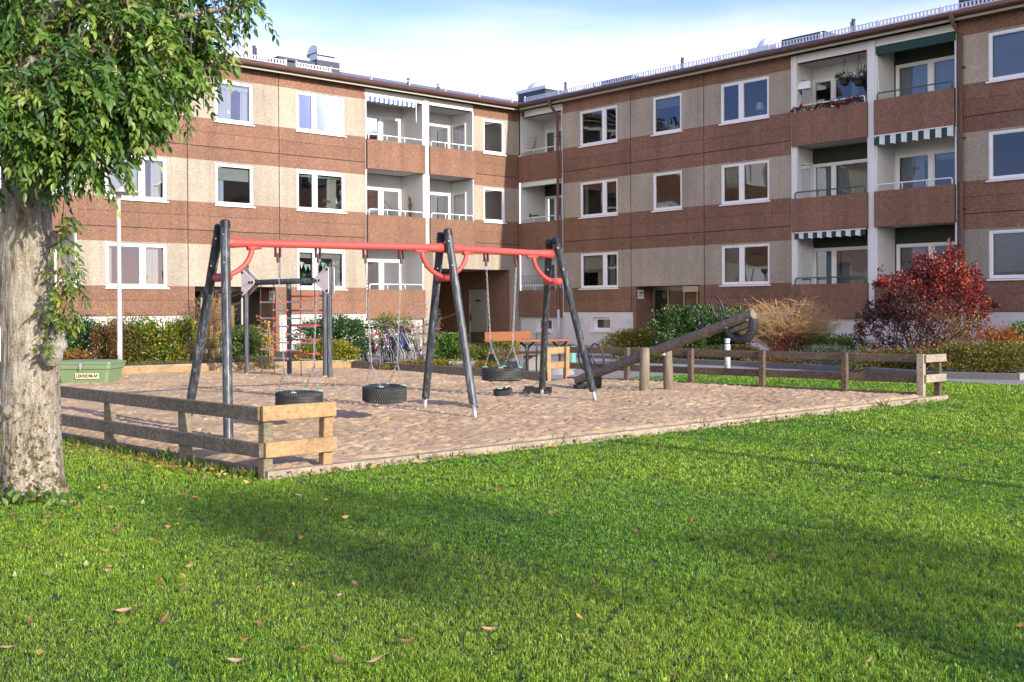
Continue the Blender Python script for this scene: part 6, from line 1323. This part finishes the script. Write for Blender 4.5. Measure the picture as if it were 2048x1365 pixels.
shrub('orange berried plants by the kerb right of the bollard', 1490, 1610, 704, 27.0, OR + BR[:2], .045, 1500, depth=.4)
shrub('autumn litter plants in front of the dark laurel box end', 100, 190, 698, 25.4, OR[:2] + BR, .06, 700, name='ground_plants', depth=.4)

# ---------------------------------------------------------------- grass: blades as one mass
def lawn_noise(P):
    x, y = P[:, 0], P[:, 1]; return .5 + .2 * np.sin(x * 1.1 + 1.7 * np.sin(y * .6)) + .2 * np.sin(y * 1.4 + 1.3 * np.sin(x * .9 + 2)) + .15 * np.sin(x * 3.1 + y * 2.3)
yardP = [np.array(p[:2]) for p in yard]
def grass_zone(y0, y1, dens, hgt, wid, xm=1.15, xpad=1.2, per=9):
    area = (y1 - y0) * (2 * (0.475 * (y0 + y1) / 2 * xm + xpad)); m = int(area * dens / per); yy = rng.uniform(y0, y1, m); hw = .475 * yy * xm + xpad; xx = rng.uniform(-1, 1, m) * hw
    P = np.stack([xx, yy], 1); ed = edge_dist(P, SANDP); k = ~inside(P, SANDP) & (ed > .085) & ~inside(P, yardP) & ~inside(P, [np.array(q[:2]) for q in bedL])
    k &= np.hypot(P[:, 0] - T0.x, P[:, 1] - T0.y) > .27
    P = P[k]; m = len(P); nz = lawn_noise(P); fine = .5 + .5 * np.sin(P[:, 0] * 9 + 3 * np.sin(P[:, 1] * 7)) * np.sin(P[:, 1] * 8 + 2 * np.sin(P[:, 0] * 6))
    th = hgt * (.6 + .5 * nz + .35 * fine) * rng.uniform(.7, 1.3, m); ta = rng.uniform(0, 6.28, m); tl = rng.uniform(0, .7, m)
    c0, c1, c2 = np.array([.11, .26, .016]), np.array([.32, .45, .036]), np.array([.42, .42, .08]); t = np.clip(nz * .8 + rng.normal(size=m) * .25, 0, 1)[:, None]; tc = c0 * (1 - t) + c1 * t; worn = np.clip((lawn_noise(P * .55 + 3.7) - .72) * 3, 0, .2)[:, None]; tc = tc * (1 - worn) + c2 * worn; tc *= (1 + rng.normal(size=(m, 1)) * .2)
    n = m * per; rp = lambda x: np.repeat(x, per, 0); sp_ = .9 / math.sqrt(dens / per); B = rp(P) + rng.normal(size=(n, 2)) * sp_ * .5
    h = rp(th) * rng.uniform(.6, 1.2, n); w_ = wid * rng.uniform(.7, 1.3, n); a = rng.uniform(0, 2 * np.pi, n); lean = rng.uniform(.15, 1.1, n)
    d = np.stack([np.cos(a) * lean + np.cos(rp(ta)) * rp(tl), np.sin(a) * lean + np.sin(rp(ta)) * rp(tl), np.zeros(n)], 1); ln = np.linalg.norm(d, axis=1); a2 = rng.uniform(0, 6.28, n)
    s_ = np.stack([np.cos(a2), np.sin(a2), np.zeros(n)], 1); base = np.stack([B[:, 0], B[:, 1], np.zeros(n)], 1); up = np.array([0, 0, 1.0])
    mid = base + d * (h * .35)[:, None] + up * (h * .62)[:, None]; tip = base + d * h[:, None] + up * (h * np.clip(1 - .4 * ln, .3, 1))[:, None]
    V = np.stack([base - s_ * w_[:, None] * .5, base + s_ * w_[:, None] * .5, mid + s_ * w_[:, None] * .42, mid - s_ * w_[:, None] * .42, tip], 1).reshape(-1, 3)
    F = ((np.arange(n) * 5)[:, None, None] + np.array([[0, 1, 2], [0, 2, 3], [3, 2, 4]])[None]).reshape(-1, 3)
    col = rp(tc) * (1 + rng.normal(size=(n, 1)) * .14); dry = rng.random(n) < .035; col[dry] = np.array([.34, .29, .13])
    return V, F, np.repeat(np.clip(col, .005, .8), 5, 0)
GZ = [(3.2, 6.2, 17000, .025, .0034), (6.2, 9.0, 9500, .025, .0045), (9.0, 12.5, 4200, .028, .007), (12.5, 18, 1900, .034, .0105), (18, 26, 800, .04, .016)]
Vs, Fs, Cs, off_ = [], [], [], 0
for z in GZ: V, F, C = grass_zone(*z); Vs.append(V); Fs.append(F + off_); Cs.append(C); off_ += len(V)
gr = raw_mesh('grass', np.concatenate(Vs), np.concatenate(Fs), 'grass_blade', np.concatenate(Cs)); tag(gr, 'short green mown grass covering the lawn', 'grass', kind='stuff')
def clover():
    m = 2600; P = np.stack([rng.uniform(-4.5, 5, m), rng.uniform(4, 11, m)], 1); k = (lawn_noise(P * 1.3 + 9) > .62) & ~inside(P, SANDP) & (edge_dist(P, SANDP) > .12); P = P[k]; n = len(P) * 3; B = np.repeat(P, 3, 0); a = np.tile([0, 2.09, 4.19], len(P)) + np.repeat(rng.uniform(0, 6.28, len(P)), 3)
    c = np.stack([B[:, 0], B[:, 1], np.repeat(rng.uniform(.018, .032, len(P)), 3)], 1); V, F, C = leaf_geo(c, np.stack([np.cos(a), np.sin(a), np.full(n, .25)], 1), np.repeat(rng.uniform(.012, .02, len(P)), 3), .95, pal(n, [(.06, .17, .03), (.08, .2, .04), (.1, .21, .05)]))
    o = raw_mesh('clover', V, F, 'leaf', C); tag(o, 'low clover leaves scattered in patches through the lawn', 'clover', kind='stuff')
clover()
# longer tufts and clover along the board edges
def edge_tufts():
    runs = [(SA, SB, 110), (A_ + dF * .1 - dE * .1, A_ + dF * 5 - dE * .1, 260), (q1, qe, 60)]; Vs, Fs, Cs, o_ = [], [], [], 0
    for a, c, m in runs:
        for i in range(m):
            t = rng.random(); p = a + (c - a) * t; d = (c - a) / np.linalg.norm(c - a); nrm = np.array([d[1], -d[0]]); p = p + nrm * rng.normal(.06, .05); k = int(rng.integers(5, 16)); h = rng.uniform(.04, .1) * (1.5 if rng.random() < .1 else 1)
            base = np.stack([p[0] + rng.normal(size=k) * .035, p[1] + rng.normal(size=k) * .035, np.full(k, .01)], 1); dv = np.stack([rng.normal(size=k) * .5, rng.normal(size=k) * .5, np.ones(k)], 1); V, F, C = leaf_geo(base, dv, h * rng.uniform(.6, 1.2, k), .09, pal(k, [(.1, .2, .02), (.15, .24, .03), (.26, .26, .07), (.08, .15, .02)])); Vs.append(V); Fs.append(F + o_); Cs.append(C); o_ += len(V)
    o = raw_mesh('grass_tufts', np.concatenate(Vs), np.concatenate(Fs), 'grass_blade', np.concatenate(Cs)); tag(o, 'longer grass tufts along the sandpit boards', 'grass', kind='stuff')
edge_tufts()
# ---------------------------------------------------------------- fallen leaves
def leaf_mesh(name, L, W, curl, mat):
    b = MB(); n = 7; vs = []
    for i in range(n + 1):
        t = i / n; w_ = W * math.sin(math.pi * min(1, t * .93 + .04)) ** .8 * (1 - .3 * t); z = curl * L * (4 * (t - .5) ** 2); x = L * (t - .5)
        vs += [(x, -w_ / 2, z + abs(curl) * w_ * .9), (x, 0, z), (x, w_ / 2, z + abs(curl) * w_ * 1.2)]
    fs = []
    for i in range(n): fs += [(3 * i, 3 * i + 3, 3 * i + 4, 3 * i + 1), (3 * i + 1, 3 * i + 4, 3 * i + 5, 3 * i + 2)]
    b.add(vs, fs); b.tube([(-L / 2, 0, vs[1][2]), (-L * .75, .01, vs[1][2] + .01)], .0015, 4); return b.build(name, mat)
for nm, c in (('leaf_brown', (.2, .1, .045)), ('leaf_tan', (.4, .25, .14)), ('leaf_red', (.4, .05, .03)), ('leaf_yellow', (.5, .4, .06)), ('leaf_pinkish', (.45, .27, .2)), ('leaf_orange', (.45, .2, .05)), ('leaf_palegreen', (.34, .38, .14))): plain(nm, c, .7, var=.35, scale=40, b=.2)
spots = [(195, 1277, 'red', 'bright red fallen leaf on the grass near the bottom left corner'), (218, 1157, 'pinkish', None), (240, 1262, 'orange', None), (172, 1142, 'palegreen', None), (285, 1016, 'palegreen', 'long pale green fallen leaf in front of the new fence end'), (366, 1193, 'brown', None), (320, 1180, 'red', None), (580, 1143, 'yellow', 'curled yellow leaf in the tree shadow on the lawn'), (566, 1130, 'yellow', None), (676, 1206, 'pinkish', 'pinkish oval leaf lying alone in the middle of the lawn'), (602, 1313, 'orange', None), (980, 1275, 'tan', 'tan leaf lying near the bottom centre of the lawn'), (1596, 1255, 'brown', 'curled brown leaf standing up on the right of the lawn'), (1190, 1190, 'brown', None), (1385, 1052, 'brown', None), (1272, 1024, 'brown', None), (1708, 863, 'orange', 'orange leaf on bright grass below the fence corner'), (1922, 885, 'red', None), (1880, 897, 'tan', None), (45, 1107, 'brown', None), (180, 1092, 'palegreen', None), (110, 1010, 'yellow', None), (420, 1060, 'brown', None), (365, 1095, 'orange', None), (270, 1240, 'brown', None), (250, 1236, 'tan', None), (330, 1255, 'brown', None), (140, 1258, 'palegreen', None), (20, 1312, 'tan', 'large tan leaf pile piece at the lower left edge'), (60, 1260, 'brown', None), (30, 1165, 'palegreen', None), (1740, 1340, 'tan', None), (1160, 1250, 'yellow', None), (820, 1300, 'brown', None), (750, 1340, 'tan', None), (680, 1340, 'brown', None), (440, 1280, 'brown', None), (475, 1340, 'pinkish', None), (1450, 870, 'orange', None), (1260, 920, 'brown', None), (1545, 1130, 'brown', None), (350, 1040, 'tan', None), (230, 1075, 'brown', None), (560, 1015, 'tan', None), (600, 1000, 'palegreen', None), (690, 980, 'orange', None), (640, 1048, 'brown', None)]
base_ = {}
for px, y, c, lb in spots:
    p = G(px, y); L = rng.uniform(.05, .085)
    if c not in base_: base_[c] = leaf_mesh('fallen_leaf', .1, .042, .1 + .08 * rng.random(), 'leaf_' + c); o = base_[c]
    else: o = base_[c].copy(); COL.objects.link(o)
    o.location = (p[0], p[1], .035); o.scale = (L / .1,) * 3; o.rotation_euler = (rng.normal() * .2, rng.normal() * .2, rng.uniform(0, 6.28))
    gname = {'palegreen': 'pale green', 'tan': 'tan'}.get(c, c); tag(o, lb or f'small {gname} leaf fallen on the lawn grass', 'leaf', f'{gname} leaves fallen on the lawn')
def litter():
    Vs, Fs, Cs, o_ = [], [], [], 0
    def put(P, z, cols, s0):
        nonlocal o_
        n = len(P); base = np.stack([P[:, 0], P[:, 1], np.full(n, z) + rng.random(n) * .02], 1); dv = np.stack([rng.normal(size=n), rng.normal(size=n), rng.normal(size=n) * .25], 1); V, F, C = leaf_geo(base, dv, s0 * rng.uniform(.6, 1.3, n), .5, pal(n, cols)); Vs.append(V); Fs.append(F + o_); Cs.append(C); o_ += len(V)
    W_ = [(.3, .14, .04), (.4, .22, .06), (.2, .1, .05), (.45, .33, .08), (.26, .18, .1)]
    t = rng.random(260) ** 1.0; put(SA + (SB - SA) * t[:, None] + np.stack([rng.normal(size=260) * .05 + .07, rng.normal(size=260) * .05 - .08], 1), .03, W_, .055)
    t = rng.random(300); put(A_ + dF * 5 * t[:, None] - dE * (.14 + .2 * rng.random((300, 1))) + rng.normal(size=(300, 2)) * .06, .02, W_, .05)
    m = 230; put(np.stack([rng.uniform(-6, 5, m), rng.uniform(4.3, 12, m)], 1), .028, W_ + [(.3, .06, .04)], .035)
    m = 160; put(np.stack([rng.normal(-3.2, 1.3, m), rng.normal(7.5, 1.4, m)], 1), .03, W_, .05)
    V = np.concatenate(Vs); ok = ~inside(V[::4, :2], SANDP); F = np.concatenate(Fs).reshape(-1, 2, 3)[ok].reshape(-1, 3)
    o = raw_mesh('leaf_litter', V, F, 'dry_leaf', np.concatenate(Cs)); tag(o, 'scattered small dry autumn leaves in the lawn', 'leaf litter', kind='stuff')
litter()
# weeds at the trunk foot
wd = root('weed_clump', 'broad leaved weeds growing at the foot of the big tree', 'weeds', tuple(V2(G(30, 1008)))); V, F, C = leaf6(rng.normal(size=(90, 3)) * np.array([.22, .12, .02]) + np.array([0, 0, .03]), rng.normal(size=(90, 3)) + np.array([0, 0, .7]), rng.uniform(.06, .13, 90), .5, pal(90, [(.06, .12, .02), (.1, .18, .03), (.14, .2, .05)])); raw_mesh('foliage', V, F, 'leaf', C, wd)
# ---------------------------------------------------------------- beyond the frame: what shades the lawn
perp = np.array([-SH[1], SH[0]])
def yard_tree(p, h, rx, rz, label, n=4200):
    o = root('yard_tree', label, 'tree', (p[0], p[1], 0), 0, 'trees standing towards the sun'); b = MB(); b.tube([(0, 0, 0), (.05, 0, h * .3), (0, .1, h * .6), (0, 0, h * .9)], [.22, .17, .1, .03], 14)
    for a in range(7): e = Vector((math.cos(a * .9) * rx * .7, math.sin(a * .9) * rx * .7, h * (.55 + .05 * a))); b.tube([(0, 0, h * (.3 + .05 * a)), e * .5 + Vector((0, 0, h * .25)), e], [.07, .05, .015], 8)
    b.build('trunk', 'bark', o, smooth=True); bl = [(perp[0] * c_ + SH[0] * s_, perp[1] * c_ + SH[1] * s_, z_, r_, r_, q_) for c_, s_, z_, r_, q_ in ((-.2, 0, 8.55, 1.0, .5), (-.7, .3, 8.2, .6, .3), (1.35, .2, 7.6, .7, .42), (.6, -.4, 7.1, .6, .3), (-.3, 0, 6.3, 1.3, .6), (1.0, .3, 6.0, .9, .5), (-.9, -.3, 5.4, .7, .5), (.5, 0, 4.9, 1.2, .6))]; V, F, C = cloud(bl, n, .16, .5, [tuple(g) for g in gcol], 30, .2); raw_mesh('crown', V, F, 'leaf', C, o)
yard_tree(SH * 20.5 + perp * 4.6, 9.0, 1.7, 2.6, 'slender tree across the lawn whose shadow falls over the foreground')
tipp = np.array(G(1240, 886)[:2]); mp = tipp + SH * (4.6 / math.tan(SUN_EL)); ms = root('mast_pole', 'tall plain pole on the open lawn whose long thin shadow crosses the grass', 'pole', (mp[0], mp[1], 0))
b = MB(); b.tube([(0, 0, 0), (0, 0, 2.5), (0, 0, 4.6)], [.11, .1, .085], 16); b.build('shaft', 'post_white', ms, smooth=True); b = MB(); b.lathe([(0, .06), (.09, .05), (.1, 0)], 16, (0, 0, 4.6)); b.build('cap', 'dark_sheet', ms)
